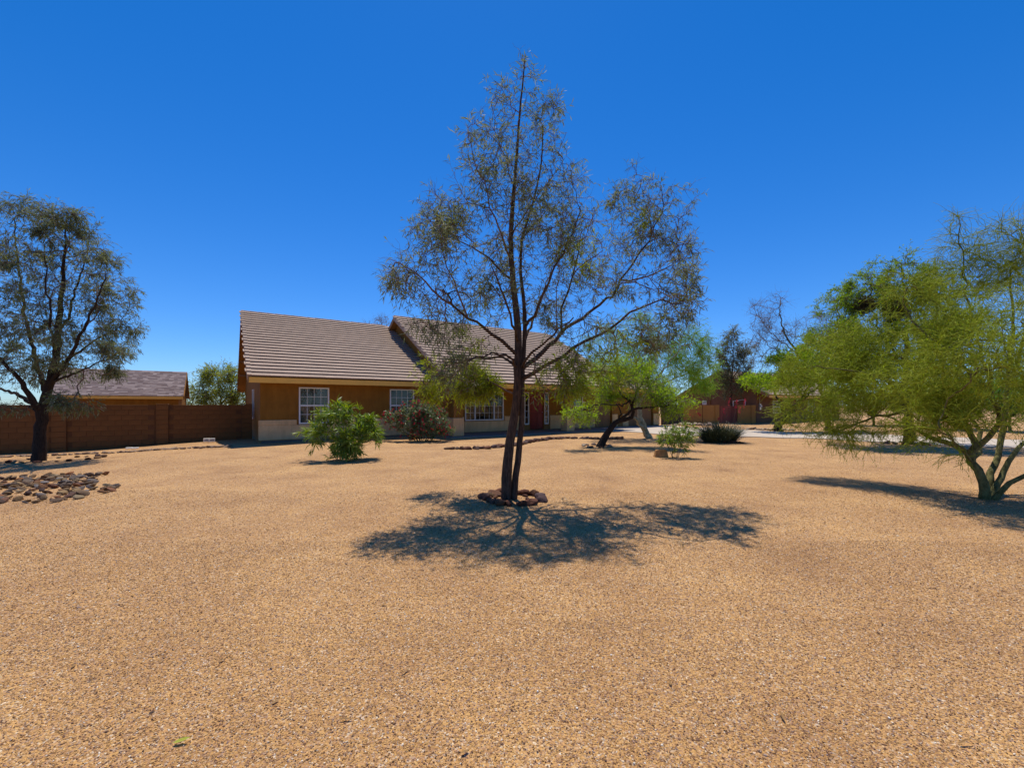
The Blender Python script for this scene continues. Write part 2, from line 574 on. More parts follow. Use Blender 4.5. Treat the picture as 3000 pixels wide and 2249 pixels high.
def grd(px, py):
    """point of the ground seen at a pixel"""
    Y = CAMZ * FPX / (py - HORIZON)
    for _ in range(12):
        x = (px - 1500) / FPX * Y
        Y = (CAMZ - g1(x, Y)) * FPX / (py - HORIZON)
    x = (px - 1500) / FPX * Y
    return np.array([x, Y, g1(x, Y)])


def spread(a, b, step, far, k=1.25):
    m = list(np.arange(a, b + 1e-6, step))
    hi, s = [], step
    x = b
    while x < far:
        s *= k; x += s; hi.append(x)
    lo, s = [], step
    x = a
    while x > -far:
        s *= k; x -= s; lo.append(x)
    return np.array(lo[::-1] + m + hi)


gx, gy = spread(-24, 30, .3, 1500), spread(-4, 40, .3, 1500)
XX, YY = np.meshgrid(gx, gy)
ZZ = gz(XX.ravel(), YY.ravel())
nv, mv = len(gx), len(gy)
idx = np.arange(nv * mv).reshape(mv, nv)
quads = np.stack([idx[:-1, :-1], idx[:-1, 1:], idx[1:, 1:], idx[1:, :-1]], -1).reshape(-1, 4)
link('ground', np_mesh('ground', np.stack([XX.ravel(), YY.ravel(), ZZ], 1), [quads], M_GRAVEL, True), kind='structure')

# concrete driveway, a sheet following the ground
front = [grd(1700, 1263), grd(1790, 1263.5), grd(1871, 1267), grd(2030, 1277), grd(2175, 1280), grd(2350, 1284), grd(2560, 1295), grd(2800, 1306), grd(3150, 1322)]
back = [np.append(hw(17.9, -.15), 0), np.append(hw(20, -.12), 0), np.append(hw(22.5, -.12), 0), np.append(hw(25.2, -.12), 0), grd(2075, 1254.5), grd(2289, 1266.5), grd(2500, 1272), grd(2741, 1281), grd(3150, 1296)]


def resample(pl, n):
    pl = np.array(pl)[:, :2]
    d = np.concatenate([[0], np.cumsum(np.linalg.norm(np.diff(pl, axis=0), axis=1))])
    t = np.linspace(0, d[-1], n)
    return np.stack([np.interp(t, d, pl[:, 0]), np.interp(t, d, pl[:, 1])], 1)


NF, NB_ = 140, 26
fr, bk = resample(front, NF), resample(back, NF)
gv = np.concatenate([fr[None] * (1 - k) + bk[None] * k for k in np.linspace(0, 1, NB_)])
zz = gz(gv[..., 0].ravel(), gv[..., 1].ravel()).reshape(NB_, NF) + .03
dv = np.concatenate([gv, zz[..., None]], -1).reshape(-1, 3)
ii = np.arange(NB_ * NF).reshape(NB_, NF)
q1 = np.stack([ii[:-1, :-1], ii[:-1, 1:], ii[1:, 1:], ii[1:, :-1]], -1).reshape(-1, 4)
low = dv.reshape(NB_, NF, 3)[0].copy(); low[:, 2] -= .12
n0 = len(dv)
sk = np.stack([np.arange(NF - 1) + n0, np.arange(1, NF) + n0, ii[0, 1:], ii[0, :-1]], -1)
link('driveway', np_mesh('driveway', np.concatenate([dv, low]), [q1, sk], M_CONC), kind='structure')

# ------------------------------------------------------------------ loose gravel near the camera
def pebble_field():
    pts, sc = [], []
    def zone(y0, y1, dens, s):
        A = (y1 ** 2 - y0 ** 2) * 1.26
        n = int(A * dens)
        u = rng.random(n)
        y = np.sqrt(y0 ** 2 + u * (y1 ** 2 - y0 ** 2))
        x = (rng.random(n) * 2 - 1) * y * 1.26
        pts.append(np.stack([x, y, gz(x, y) + .001], 1)); sc.append(np.full(n, s))
    zone(1.5, 3.2, 7000, 1.0)
    zone(3.2, 5.0, 3600, 1.15)
    zone(5.0, 8.0, 1100, 1.3)
    zone(8.0, 13.0, 180, 1.5)
    p = np.concatenate(pts)
    me = np_mesh('loose_gravel', p, [np.zeros((0, 3), int), np.array([[0, 1, 2]])], M_PEBBLE) if False else None
    me = bpy.data.meshes.new('loose_gravel')
    me.vertices.add(len(p)); me.vertices.foreach_set('co', p.astype(np.float32).ravel())
    a = me.attributes.new('size', 'FLOAT', 'POINT')
    s = np.concatenate(sc) * rng.uniform(.5, 1.25, len(p)) ** 1.3 * .0044
    s[rng.random(len(p)) < .004] *= 1.9
    a.data.foreach_set('value', s.astype(np.float32))
    me.materials.append(M_PEBBLE)
    o = link('loose_gravel', me, label='loose tan and rust coloured decorative gravel covering the foreground yard', cat='gravel', kind='stuff')
    ng = bpy.data.node_groups.new('scatter_pebbles', 'GeometryNodeTree')
    ng.interface.new_socket('Geometry', in_out='INPUT', socket_type='NodeSocketGeometry')
    ng.interface.new_socket('Geometry', in_out='OUTPUT', socket_type='NodeSocketGeometry')
    N, Lk = ng.nodes, ng.links
    gi, go = N.new('NodeGroupInput'), N.new('NodeGroupOutput')
    ico = N.new('GeometryNodeMeshIcoSphere')
    ico.inputs['Radius'].default_value = 1.0
    ico.inputs['Subdivisions'].default_value = 1
    sp = N.new('GeometryNodeSetPosition')
    no = N.new('ShaderNodeTexNoise'); no.inputs['Scale'].default_value = 1.3
    mp = N.new('ShaderNodeVectorMath'); mp.operation = 'SUBTRACT'; mp.inputs[1].default_value = (.5, .5, .5)
    ms = N.new('ShaderNodeVectorMath'); ms.operation = 'SCALE'; ms.inputs['Scale'].default_value = 1.1
    Lk.new(no.outputs['Color'], mp.inputs[0]); Lk.new(mp.outputs[0], ms.inputs[0])
    Lk.new(ico.outputs[0], sp.inputs['Geometry']); Lk.new(ms.outputs[0], sp.inputs['Offset'])
    sm = N.new('GeometryNodeSetMaterial'); sm.inputs['Material'].default_value = M_PEBBLE
    Lk.new(sp.outputs[0], sm.inputs[0])
    ip = N.new('GeometryNodeInstanceOnPoints')
    rv = N.new('FunctionNodeRandomValue'); rv.data_type = 'FLOAT_VECTOR'
    rv.inputs[0].default_value = (-.5, -.5, 0); rv.inputs[1].default_value = (.5, .5, 6.28)
    na = N.new('GeometryNodeInputNamedAttribute'); na.data_type = 'FLOAT'; na.inputs['Name'].default_value = 'size'
    rs = N.new('FunctionNodeRandomValue'); rs.data_type = 'FLOAT_VECTOR'
    rs.inputs[0].default_value = (.8, .6, .45); rs.inputs[1].default_value = (1.5, 1.0, .8); rs.inputs['Seed'].default_value = 5
    vm = N.new('ShaderNodeVectorMath'); vm.operation = 'SCALE'
    Lk.new(rs.outputs[0], vm.inputs[0]); Lk.new(na.outputs[0], vm.inputs['Scale'])
    mp_ = N.new('GeometryNodeMeshToPoints')
    Lk.new(gi.outputs[0], mp_.inputs[0])
    Lk.new(mp_.outputs[0], ip.inputs['Points'])
    Lk.new(sm.outputs[0], ip.inputs['Instance'])
    Lk.new(rv.outputs[0], ip.inputs['Rotation'])
    Lk.new(vm.outputs[0], ip.inputs['Scale'])
    Lk.new(ip.outputs[0], go.inputs[0])
    md = o.modifiers.new('scatter', 'NODES')
    md.node_group = ng


pebble_field()

# ------------------------------------------------------------------ house
PITCH1 = .502
PITCH2 = .5545
E1T, E1Z, RG1T = -.6, 2.49, 7.05
E2T, E2Z, RG2T = -2.28, 2.43, 5.33
RG1Z = E1Z + (RG1T - E1T) * PITCH1
RG2Z = E2Z + (RG2T - E2T) * PITCH2

house = empty('house', (HOUSE_O[0], HOUSE_O[1], HZ), TH, label='long brown stucco ranch house with cream base band and pitched tile roofs', cat='house')


def wall_mesh(x0, x1, z0, z1, y0, y1, holes, name, mat):
    xs = sorted({x0, x1, *[h[0] for h in holes], *[h[1] for h in holes]})
    zs = sorted({z0, z1, *[h[2] for h in holes], *[h[3] for h in holes]})
    xs = [x for x in xs if x0 <= x <= x1]
    zs = [z for z in zs if z0 <= z <= z1]
    full = {}
    for i in range(len(xs) - 1):
        for k in range(len(zs) - 1):
            cx, cz = (xs[i] + xs[i + 1]) / 2, (zs[k] + zs[k + 1]) / 2
            full[i, k] = not any(h[0] < cx < h[1] and h[2] < cz < h[3] for h in holes)
    m = MB()
    for (i, k), f in full.items():
        if not f: continue
        a, b, c, d = xs[i], xs[i + 1], zs[k], zs[k + 1]
        m.quad((a, y0, c), (b, y0, c), (b, y0, d), (a, y0, d))
        m.quad((b, y1, c), (a, y1, c), (a, y1, d), (b, y1, d))
        if not full.get((i - 1, k)): m.quad((a, y1, c), (a, y0, c), (a, y0, d), (a, y1, d))
        if not full.get((i + 1, k)): m.quad((b, y0, c), (b, y1, c), (b, y1, d), (b, y0, d))
        if not full.get((i, k - 1)): m.quad((a, y1, c), (b, y1, c), (b, y0, c), (a, y0, c))
        if not full.get((i, k + 1)): m.quad((a, y0, d), (b, y0, d), (b, y1, d), (a, y1, d))
    me = bpy.data.meshes.new(name)
    me.from_pydata(m.v, [], m.f)
    me.materials.append(mat)
    return me


HOLES = [(1.45, 2.63, .63, 2.16), (5.28, 6.46, .63, 2.16), (9.22, 11.59, .60, 2.12), (13.02, 14.78, 0.0, 2.16),
         (16.35, 17.5, .60, 2.12), (18.6, 20.1, -.35, 2.1), (21.7, 24.3, -.35, 2.1)]
link('wall', wall_mesh(.06, 24.98, -.35, 2.45, 0, .18, HOLES, 'wall', M_STUCCO), house)
# left gable wall
ins = .2
side = MB()
side.prism_x([(.18, -.35), (13.9, -.35), (13.9, 2.45), (RG1T, RG1Z - ins), (.18, E1Z + (.18 - E1T) * PITCH1 - ins)], .06, .24)
side.build('wall', M_STUCCO, house)
# gable wall of the taller middle roof, rising over the left roof
MB().prism_x([(.18, 2.0), (10.4, 2.0), (10.4, RG2Z - (10.4 - RG2T) * PITCH2 - .22), (RG2T, RG2Z - .22), (-.2, E2Z + (-.2 - E2T) * PITCH2 - .22), (-.2, 2.46), (.18, 2.46)], 7.62, 7.8).build('wall', M_STUCCO, house)
MB().prism_x([(.18, -.35), (10.4, -.35), (10.4, RG2Z - (10.4 - RG2T) * PITCH2 - .22), (RG2T, RG2Z - .22), (.18, E2Z + (.18 - E2T) * PITCH2 - .22)], 18.72, 18.88).build('wall', M_STUCCO, house)
MB().prism_x([(.18, -.35), (6.8, -.35), (6.8, 2.4), (3.2, 4.2), (.18, 2.7)], 24.8, 24.98).build('wall', M_STUCCO, house)
MB().box(.24, 24.8, 13.7, 13.9, -.35, 2.45).build('wall', M_STUCCO, house)
MB().box(.1, 24.9, -.02, 0.0, -.35, -.01).build('foundation', M_FOUND, house)


def band(x0, x1, y0=-.06, y1=0.0, z0=.0, z1=.81):
    MB().box(x0, x1, y0, y1, z0, z1).build('base_band', M_BAND, house, bevel=.018)


for a, b, top in ((0.0, 1.38, .81), (1.38, 2.70, .56), (2.70, 5.21, .81), (5.21, 6.53, .56), (6.53, 9.15, .81), (9.15, 11.66, .53), (11.66, 12.95, .81),
                  (14.85, 16.28, .81), (16.28, 17.57, .53), (17.57, 18.55, .81), (20.12, 21.68, .81), (24.35, 25.0, .81)):
    pass
band(0.0, 9.15, z1=.60)
for a, b in ((0.0, 1.37), (2.71, 5.20), (6.54, 9.15)):
    MB().box(a, b, -.06, 0, .60, .81).build('base_band', M_BAND, house, bevel=.018)
band(9.15, 12.95, z1=.56)
for a, b in ((9.15, 9.17), (11.64, 12.95)):
    if b - a > .1: MB().box(a, b, -.06, 0, .56, .81).build('base_band', M_BAND, house, bevel=.018)
band(14.85, 18.52, z1=.56)
for a, b in ((14.85, 16.27), (17.58, 18.52)):
    MB().box(a, b, -.06, 0, .56, .81).build('base_band', M_BAND, house, bevel=.018)
band(20.12, 20.62); band(21.12, 21.68); band(24.34, 25.0)

# porch: slab, columns, beam, ceiling
MB().box(7.3, 18.6, -2.35, -.02, -.3, -.03).build('porch_slab', M_PORCH, house, bevel=.01)
for sx in (7.62, 14.5):
    c = MB().box(sx, sx + .46, -1.95, -1.49, -.1, 2.2).build('column', M_STUCCO, house)
    MB().box(sx - .05, sx + .51, -2.0, -1.44, -.02, .82).build('column_base', M_BAND, c, bevel=.02)
MB().box(7.62, 19.0, -1.92, -1.52, 2.2, 2.44).build('porch_beam', M_STUCCO, house)
MB().box(7.62, 19.0, -2.24, -.01, 2.445, 2.47).build('porch_ceiling', M_SOFFIT, house)


def window(s0, s1, z0, z1, cols=4, rows=2, double=True, curtain='curtain', parts=1, name='window', parent=house, M=M_WHITE, y=0.0):
    w = s1 - s0
    fr = MB()
    t = .055
    fr.box(s0, s0 + t, y - .03, y + .08, z0, z1).box(s1 - t, s1, y - .03, y + .08, z0, z1)
    fr.box(s0 + t, s1 - t, y - .03, y + .08, z0, z0 + t).box(s0 + t, s1 - t, y - .03, y + .08, z1 - t, z1)
    zm = (z0 + z1) / 2
    if double: fr.box(s0 + t, s1 - t, y - .015, y + .07, zm - .03, zm + .03)
    fo = fr.build(name, M, parent)
    ranges = [(z0 + t, zm - .03), (zm + .03, z1 - t)] if double else [(z0 + t, z1 - t)]
    sections = [(s0 + t + (w - 2 * t) * i / parts, s0 + t + (w - 2 * t) * (i + 1) / parts) for i in range(parts)]
    if parts == 3:
        a, b = s0 + t, s1 - t
        sections = [(a, a + (b - a) * .24), (a + (b - a) * .24, a + (b - a) * .76), (a + (b - a) * .76, b)]
    for i, (a, b) in enumerate(sections[:-1]):
        MB().box(b - .03, b + .03, y - .02, y + .07, z0 + t, z1 - t).build('mullion', M, fo)
    for (za, zb) in ranges:
        for j, (a, b) in enumerate(sections):
            MB().box(a, b, y + .035, y + .041, za, zb).build('pane', M_GLASS, fo)
            cc = cols if parts == 1 else (4 if j == 1 else 2)
            for k in range(1, cc):
                x = a + (b - a) * k / cc
                MB().box(x - .008, x + .008, y + .022, y + .034, za, zb).build('muntin', M, fo)
            for k in range(1, rows):
                z = za + (zb - za) * k / rows
                MB().box(a, b, y + .018, y + .032, z - .008, z + .008).build('muntin', M, fo)
    if curtain == 'curtain':
        for sgn in (-1, 1):
            m = MB()
            n = 34
            xo = s0 + t if sgn < 0 else s1 - t
            for i in range(n):
                u0, u1 = i / n, (i + 1) / n
                def row(u, zz, spreadw):
                    return (xo - sgn * u * spreadw, y + .14 + .022 * math.sin(u * 44), zz)
                for zt, zb, wt, wb in ((z1, zm, .47 * w, .36 * w), (zm, z0, .36 * w, .20 * w)):
                    m.quad(row(u0, zt, wt), row(u1, zt, wt), row(u1, zb, wb), row(u0, zb, wb))
            m.build('curtain', M_CURT, fo)
    elif curtain == 'blind':
        k = int((z1 - z0 - .1) / .05)
        m = MB()
        for i in range(k):
            z = z1 - .06 - i * .05
            m.quad((s0 + t, y + .12, z - .018), (s1 - t, y + .12, z - .018), (s1 - t, y + .15, z + .018), (s0 + t, y + .15, z + .018))
        m.build('blind', M_BLIND, fo, kind='stuff')
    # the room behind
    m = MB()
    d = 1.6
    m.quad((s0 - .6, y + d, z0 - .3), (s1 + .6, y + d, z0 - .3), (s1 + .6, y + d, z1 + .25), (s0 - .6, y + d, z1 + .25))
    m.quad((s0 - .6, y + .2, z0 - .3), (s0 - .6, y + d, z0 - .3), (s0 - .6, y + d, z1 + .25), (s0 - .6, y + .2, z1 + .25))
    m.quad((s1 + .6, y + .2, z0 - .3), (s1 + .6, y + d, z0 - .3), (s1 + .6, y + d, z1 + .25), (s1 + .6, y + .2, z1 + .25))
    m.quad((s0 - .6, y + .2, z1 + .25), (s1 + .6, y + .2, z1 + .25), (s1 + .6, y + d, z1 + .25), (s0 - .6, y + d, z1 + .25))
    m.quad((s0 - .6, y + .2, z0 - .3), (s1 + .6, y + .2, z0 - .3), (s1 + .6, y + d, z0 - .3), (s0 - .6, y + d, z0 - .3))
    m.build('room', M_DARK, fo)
    return fo


window(*HOLES[0])
window(*HOLES[1], curtain='blind')
window(*HOLES[2], double=False, rows=4, parts=3, curtain='none')
window(*HOLES[4], curtain='blind')

# entrance: door with arched top light panels and two sidelights
dr = MB().box(13.40, 14.40, .06, .11, .03, 2.10).build('door', M_DOOR, house, bevel=.004)
for zz0, zz1 in ((.2, .95), (1.1, 1.95)):
    for x0, x1 in ((13.5, 13.85), (13.95, 14.3)):
        MB().box(x0, x1, .045, .06, zz0, zz1).build('panel', M_DOOR, dr, bevel=.012)
MB().tube([(14.32, .06, 1.0), (14.32, .0, 1.0), (14.26, -.01, 1.0)], .014).build('handle', M_METAL, dr)
fr_ = MB().box(13.34, 13.40, .0, .14, .0, 2.16).box(14.40, 14.46, .0, .14, .0, 2.16).box(13.40, 14.40, .0, .14, 2.10, 2.16)
fr_.build('door_frame', M_SOFFIT, house)
for s0, s1 in ((13.02, 13.34), (14.46, 14.78)):
    fo = MB().box(s0, s0 + .05, 0, .09, .3, 2.16).box(s1 - .05, s1, 0, .09, .3, 2.16).box(s0 + .05, s1 - .05, 0, .09, 2.1, 2.16).box(s0 + .05, s1 - .05, 0, .09, .3, .37).build('sidelight', M_WHITE, house)
    MB().box(s0 + .05, s1 - .05, .04, .046, .37, 2.1).build('pane', M_GLASS, fo)
    for k in range(1, 5):
        z = .37 + 1.73 * k / 5
        MB().box(s0 + .05, s1 - .05, .025, .038, z - .01, z + .01).build('muntin', M_WHITE, fo)
    MB().box(s0, s1, .0, .1, .0, .3).build('sill_panel', M_STUCCO, house)
    MB().box(s0, s1, .6, .62, .2, 2.2).build('room', M_DARK, fo)

# garage doors, sectional
for s0, s1 in ((18.6, 20.1), (21.7, 24.3)):
    g = MB().box(s0 + .02, s1 - .02, .12, .15, -.12, 2.1).build('garage_door', M_GDOOR, house)
    nc = max(2, round((s1 - s0) / .65))
    for r_ in range(4):
        for c_ in range(nc):
            x0 = s0 + .02 + (s1 - s0 - .04) * c_ / nc
            x1 = s0 + .02 + (s1 - s0 - .04) * (c_ + 1) / nc
            z0 = -.1 + 2.18 * r_ / 4; z1 = -.1 + 2.18 * (r_ + 1) / 4
            MB().box(x0 + .05, x1 - .05, .105, .12, z0 + .06, z1 - .06).build('panel', M_GDOOR, g, bevel=.006)

# side window on the left gable wall, its trim standing proud
sw = MB().box(.0, .06, 3.95, 4.0, .75, 2.16).box(.0, .06, 4.6, 4.65, .75, 2.16).box(.0, .06, 4.0, 4.6, 2.10, 2.16).box(.0, .06, 4.0, 4.6, .75, .81).build('window', M_WHITE, house)
MB().box(.03, .04, 4.0, 4.6, .81, 2.10).build('pane', M_GLASS, sw)
MB().box(.045, .055, 4.0, 4.6, .81, 2.10).build('room', M_DARK, sw)

TILE_W, TILE_L = .335, .356
tile_me = MB().box(.001, TILE_W - .001, -.03, TILE_L + .05, .024, .060).mesh('roof_tile', M_TILE)
_m = MB()
_m.box(-.03, .12, -.035, TILE_L + .04, 0, .062).box(-.03, -.005, -.035, TILE_L + .04, -.16, 0)
rake_me = _m.mesh('rake_tile', M_TILE)
_m = MB()
_m.tube([(0, 0, 0), (.42, 0, .0)], [.135, .125], 10)
ridge_me = _m.mesh('ridge_tile', M_RIDGE)
all_tiles = []      # (distance, roof object, loc, rot)


def gable_roof(s0, s1, e_t, e_z, r_t, pitch, rear_t=None, mat_deck=M_SOFFIT, tiles=True, rake_left=True, ridge_end=None, fascia_from=None, parent=house, store=all_tiles, off=None, tile_rows=None, zdrop=0):
    r_z = e_z + (r_t - e_t) * pitch
    rear_t = rear_t if rear_t is not None else 2 * r_t - e_t
    rear_z = r_z - (rear_t - r_t) * pitch
    th = .16
    prof = [(e_t, e_z - .0), (r_t, r_z), (rear_t, rear_z), (rear_t, rear_z - th), (r_t, r_z - th), (e_t, e_z - th + .0)]
    # deck as two slabs
    m = MB()
    m.prism_x([(e_t, e_z), (r_t, r_z), (r_t, r_z - th), (e_t, e_z - th)], s0, s1)
    m.prism_x([(r_t, r_z), (rear_t, rear_z), (rear_t, rear_z - th), (r_t, r_z - th)], s0, s1)
    roof = m.build('roof', mat_deck, parent)
    m = MB()
    m.box(fascia_from if fascia_from is not None else s0, s1, e_t - .045, e_t - .003, e_z - .21, e_z + .0)
    m.build('fascia', M_FASCIA, roof)
    MB().box(s0, s1, rear_t + .003, rear_t + .045, rear_z - .21, rear_z).build('fascia', M_FASCIA, roof)
    for sx in (s0 - .043, s1 + .003):
        m = MB()
        m.prism_x([(e_t - .045, e_z + .02), (r_t, r_z + .03), (r_t, r_z - .21), (e_t - .045, e_z - .20)], sx, sx + .04)
        m.build('barge_board', M_BARGE, roof)
        m = MB()
        m.prism_x([(r_t + .003, r_z + .03), (rear_t + .04, rear_z + .02), (rear_t + .04, rear_z - .2), (r_t + .003, r_z - .21)], sx, sx + .04)
        m.build('barge_board', M_BARGE, roof)
    ang = math.atan(pitch)
    L = (r_t - e_t) / math.cos(ang)
    rows = int(round(L / TILE_L))
    ex = L / rows
    tilt = math.atan(.056 / ex)
    cols = int((s1 - s0) / TILE_W) + 1
    for k in range(rows):
        d = k * ex - .02
        y = e_t + d * math.cos(ang); z = e_z + d * math.sin(ang)
        y -= math.sin(ang) * .05; z += math.cos(ang) * .05
        for c in range(cols):
            x = s0 + c * TILE_W - (TILE_W / 2 if k % 2 else 0) + .05
            if x + TILE_W > s1 + .12: continue
            j = random.uniform(-.002, .002)
            store.append((roof, (x, y - j, z + random.uniform(-.001, .0015)), (ang - tilt, 0, random.uniform(-.002, .002))))
        if rake_left:
            link('rake_tile', rake_me, roof, (s0 - .03, y - .01, z + .012), (ang - tilt, 0, 0))
    # rear slope courses, joined
    if rake_left:
        n = int((s1 - s0) / .4)
        for i in range(n):
            link('ridge_tile', ridge_me, roof, (s0 - .03 + i * .4, r_t, r_z - .02), (random.uniform(-.02, .02), random.uniform(.0, .03), 0))
    else:
        m = MB(); m.tube([(s0, r_t, r_z), (s1, r_t, r_z)], .12, 8); m.build('ridge', M_RIDGE, roof)
    m = MB()
    for k in range(rows):
        d0, d1 = k * ex, (k + 1) * ex + .04
        a = (r_t + (L - d0) * math.cos(ang), r_z - (L - d0) * math.sin(ang))
        b = (r_t + (L - d1) * math.cos(ang), r_z - (L - d1) * math.sin(ang))
        if k == rows - 1: b = (r_t + .01, r_z)
        if a[0] > rear_t + .2: continue
        m.quad((s0, a[0], a[1] + .06), (s0, b[0], b[1] + .035), (s1, b[0], b[1] + .035), (s1, a[0], a[1] + .06))
    m.build('rear_tiles', M_TILE, roof, kind='stuff')
    return roof


roof1 = gable_roof(-.35, 7.62, E1T, E1Z, RG1T, PITCH1)
roof2 = gable_roof(7.29, 19.15, E2T, E2Z, RG2T, PITCH2)
roof3 = gable_roof(19.2, 25.5, -.6, 2.45, 3.2, .5, rake_left=False)
# lookouts under the left rake
for k in range(9):
    t_ = .6 + k * 1.5
    z_ = E1Z + (min(t_, 2 * RG1T - t_) - E1T) * PITCH1 - .19
    MB().box(-.31, .05, t_, t_ + .07, z_ - .12, z_).build('lookout', M_BARGE, roof1)


def tiles_to_objects(store, limit, names=('roof_tile', 'distant_roof_tiles')):
    def dist(e):
        p = hw(e[1][0], e[1][1])
        return math.hypot(p[0], p[1])
    # only tiles of the left and middle roof that face the yard
    store.sort(key=dist)
    near, rest = store[:limit], store[limit:]
    for r_, loc, rot in near:
        link(names[0], tile_me, r_, loc, rot)
    by = {}
    for r_, loc, rot in rest:
        by.setdefault(r_.name, (r_, []))[1].append((loc, rot))
    tv = np.array([v.co[:] for v in tile_me.vertices])
    tf = np.array([p.vertices[:] for p in tile_me.polygons])
    for r_, lst in by.values():
        V, F = [], []
        for i, (loc, rot) in enumerate(lst):
            mt = np.array(Matrix.LocRotScale(Vector(loc), __import__('mathutils').Euler(rot), None))
            V.append(tv @ mt[:3, :3].T + mt[:3, 3])
            F.append(tf + i * len(tv))
        link('roof_tiles', np_mesh('roof_tiles', np.concatenate(V), [np.concatenate(F)], M_TILE_J), r_, kind='stuff')


# joined tiles pick their shade per tile by island
def tile_joined_mat():
    m = M_TILE.copy(); m.name = 'roof_tile_joined'
    n = m.node_tree
    oi = [x for x in n.nodes if x.bl_idname == 'ShaderNodeObjectInfo'][0]
    ge = n.nodes.new('ShaderNodeNewGeometry')
    for l in list(n.links):
        if l.from_node == oi:
            n.links.new(ge.outputs['Random Per Island'], l.to_socket)
    return m


M_TILE_J = tile_joined_mat()
tiles_to_objects(all_tiles, 290)

# ------------------------------------------------------------------ block fence on the left
F0 = hw(-.02, 3.25)
fence = empty('block_wall', (F0[0], F0[1], -.45), TH, label='red brown concrete block wall with pilasters running left from the house', cat='wall')
BW, BH = .4064, .2032
block_me = MB().box(-.199, .199, 0, .15, -.0985, .0985).mesh('block', M_BLOCK, .006)
half_me = MB().box(-.098, .098, 0, .15, -.0985, .0985).mesh('block', M_BLOCK, .006)
pil_me = MB().box(-.2, .2, -.07, .22, -.0985, .0985).mesh('pilaster_block', M_BLOCK, .006)
FTOP = CAMZ + .005 + .45
ROWS = 10
FL = 12.6
MB().box(-FL, -.05, .01, .14, FTOP - ROWS * BH, FTOP - .006).build('mortar', M_MORTAR, fence)
pil = [-.24, -3.25, -6.28, -9.4]
cnt = 0
for r_ in range(ROWS):
    zc = FTOP - BH * (r_ + .5)
    x = -.45
    i = 0
    while x > -FL:
        xc = x - BW / 2 + (BW / 2 if r_ % 2 else 0)
        if not any(abs(xc - p) < .26 for p in pil):
            link('block', block_me, fence, (xc, random.uniform(-.002, .002), zc)); cnt += 1
        x -= BW
for p in pil:
    for r_ in range(ROWS):
        link('pilaster_block', pil_me, fence, (p, 0, FTOP - BH * (r_ + .5) + .0))
    MB().box(p - .205, p + .205, -.075, .225, FTOP + .002, FTOP + .045).build('cap', M_BLOCK, fence, bevel=.006)

# ------------------------------------------------------------------ shed behind the fence
SH = TH
so = P(531, 1186, 24.2)
shed = empty('shed', (so[0], so[1], -.2), SH, label='brown shed with grey shingle roof rising behind the block wall', cat='shed')
SD, SZ, SRZ, SLEN = 2.3, 2.28, 3.78, 5.0        # half depth, eave, ridge, length
MB().box(-SLEN, 0, 0, 2 * SD - .5, 0, SZ).build('wall', M_STUCCO, shed)
MB().prism_x([(0, SZ), (2 * SD - .5, SZ), (SD - .25, SRZ - .2)], -SLEN + .05, -.05).build('wall', M_STUCCO, shed)
M_SHING = solid('asphalt_shingle', (.185, .135, .125), .95, .35, 7, bump=.4, bscale=50, stretch=(1, 5, 5))
rs = MB()
rs.prism_x([(-.35, SZ), (SD - .3, SRZ), (SD - .3, SRZ - .08), (-.35, SZ - .08)], -SLEN - .2, .12)
rs.prism_x([(SD - .3, SRZ), (2 * SD - .25, SZ), (2 * SD - .25, SZ - .08), (SD - .3, SRZ - .08)], -SLEN - .2, .12)
sr = rs.build('roof', M_SHING, shed)
m = MB()
ang = math.atan((SRZ - SZ) / (SD + .05))
LL = math.hypot(SRZ - SZ, SD + .05)
nr = int(LL / .145)
for k in range(nr):
    d0, d1 = k * LL / nr, (k + 1) * LL / nr
    a = (-.36 + d0 * math.cos(ang), SZ + .015 + d0 * math.sin(ang)); b = (-.36 + d1 * math.cos(ang), SZ + .015 + d1 * math.sin(ang))
    x = -SLEN - .22
    while x < .1:
        w = random.uniform(.14, .32)
        x1 = min(.14, x + w)
        e = random.choice((.012, .018, .024))
        m.quad((x, a[0], a[1] + e), (x1, a[0], a[1] + e), (x1, b[0], b[1] + .004), (x, b[0], b[1] + .004))
        m.quad((x, a[0], a[1] - .01), (x1, a[0], a[1] - .01), (x1, a[0], a[1] + e), (x, a[0], a[1] + e))
        x = x1
def shingle_mat():
    m_, n, out = new_mat('shingle_tabs')
    L = n.links
    ge = nd(n, 'ShaderNodeNewGeometry')
    r = ramp(n, [(0, (.13, .085, .08)), (.5, (.20, .145, .135)), (1, (.30, .23, .215))])
    L.new(ge.outputs['Random Per Island'], r.inputs[0])
    b = nd(n, 'ShaderNodeBsdfPrincipled', Roughness=.95)
    L.new(r.outputs[0], b.inputs['Base Color']); L.new(b.outputs[0], out.inputs[0])
    return m_
m.build('shingles', shingle_mat(), sr, kind='stuff')
MB().box(-SLEN - .2, .12, -.40, -.362, SZ - .16, SZ - .01).build('fascia', M_FASCIA, sr)
MB().prism_x([(-.38, SZ + .02), (SD - .3, SRZ + .02), (SD - .3, SRZ - .16), (-.38, SZ - .16)], .122, .16).build('barge_board', M_STUCCO, sr)
MB().prism_x([(SD - .297, SRZ + .02), (2 * SD - .23, SZ + .02), (2 * SD - .23, SZ - .16), (SD - .297, SRZ - .16)], .122, .16).build('barge_board', M_STUCCO, sr)
MB().box(-.12, .02, -.02, 0.0, 0, 2.28).build('corner_trim', M_BARGE, shed)

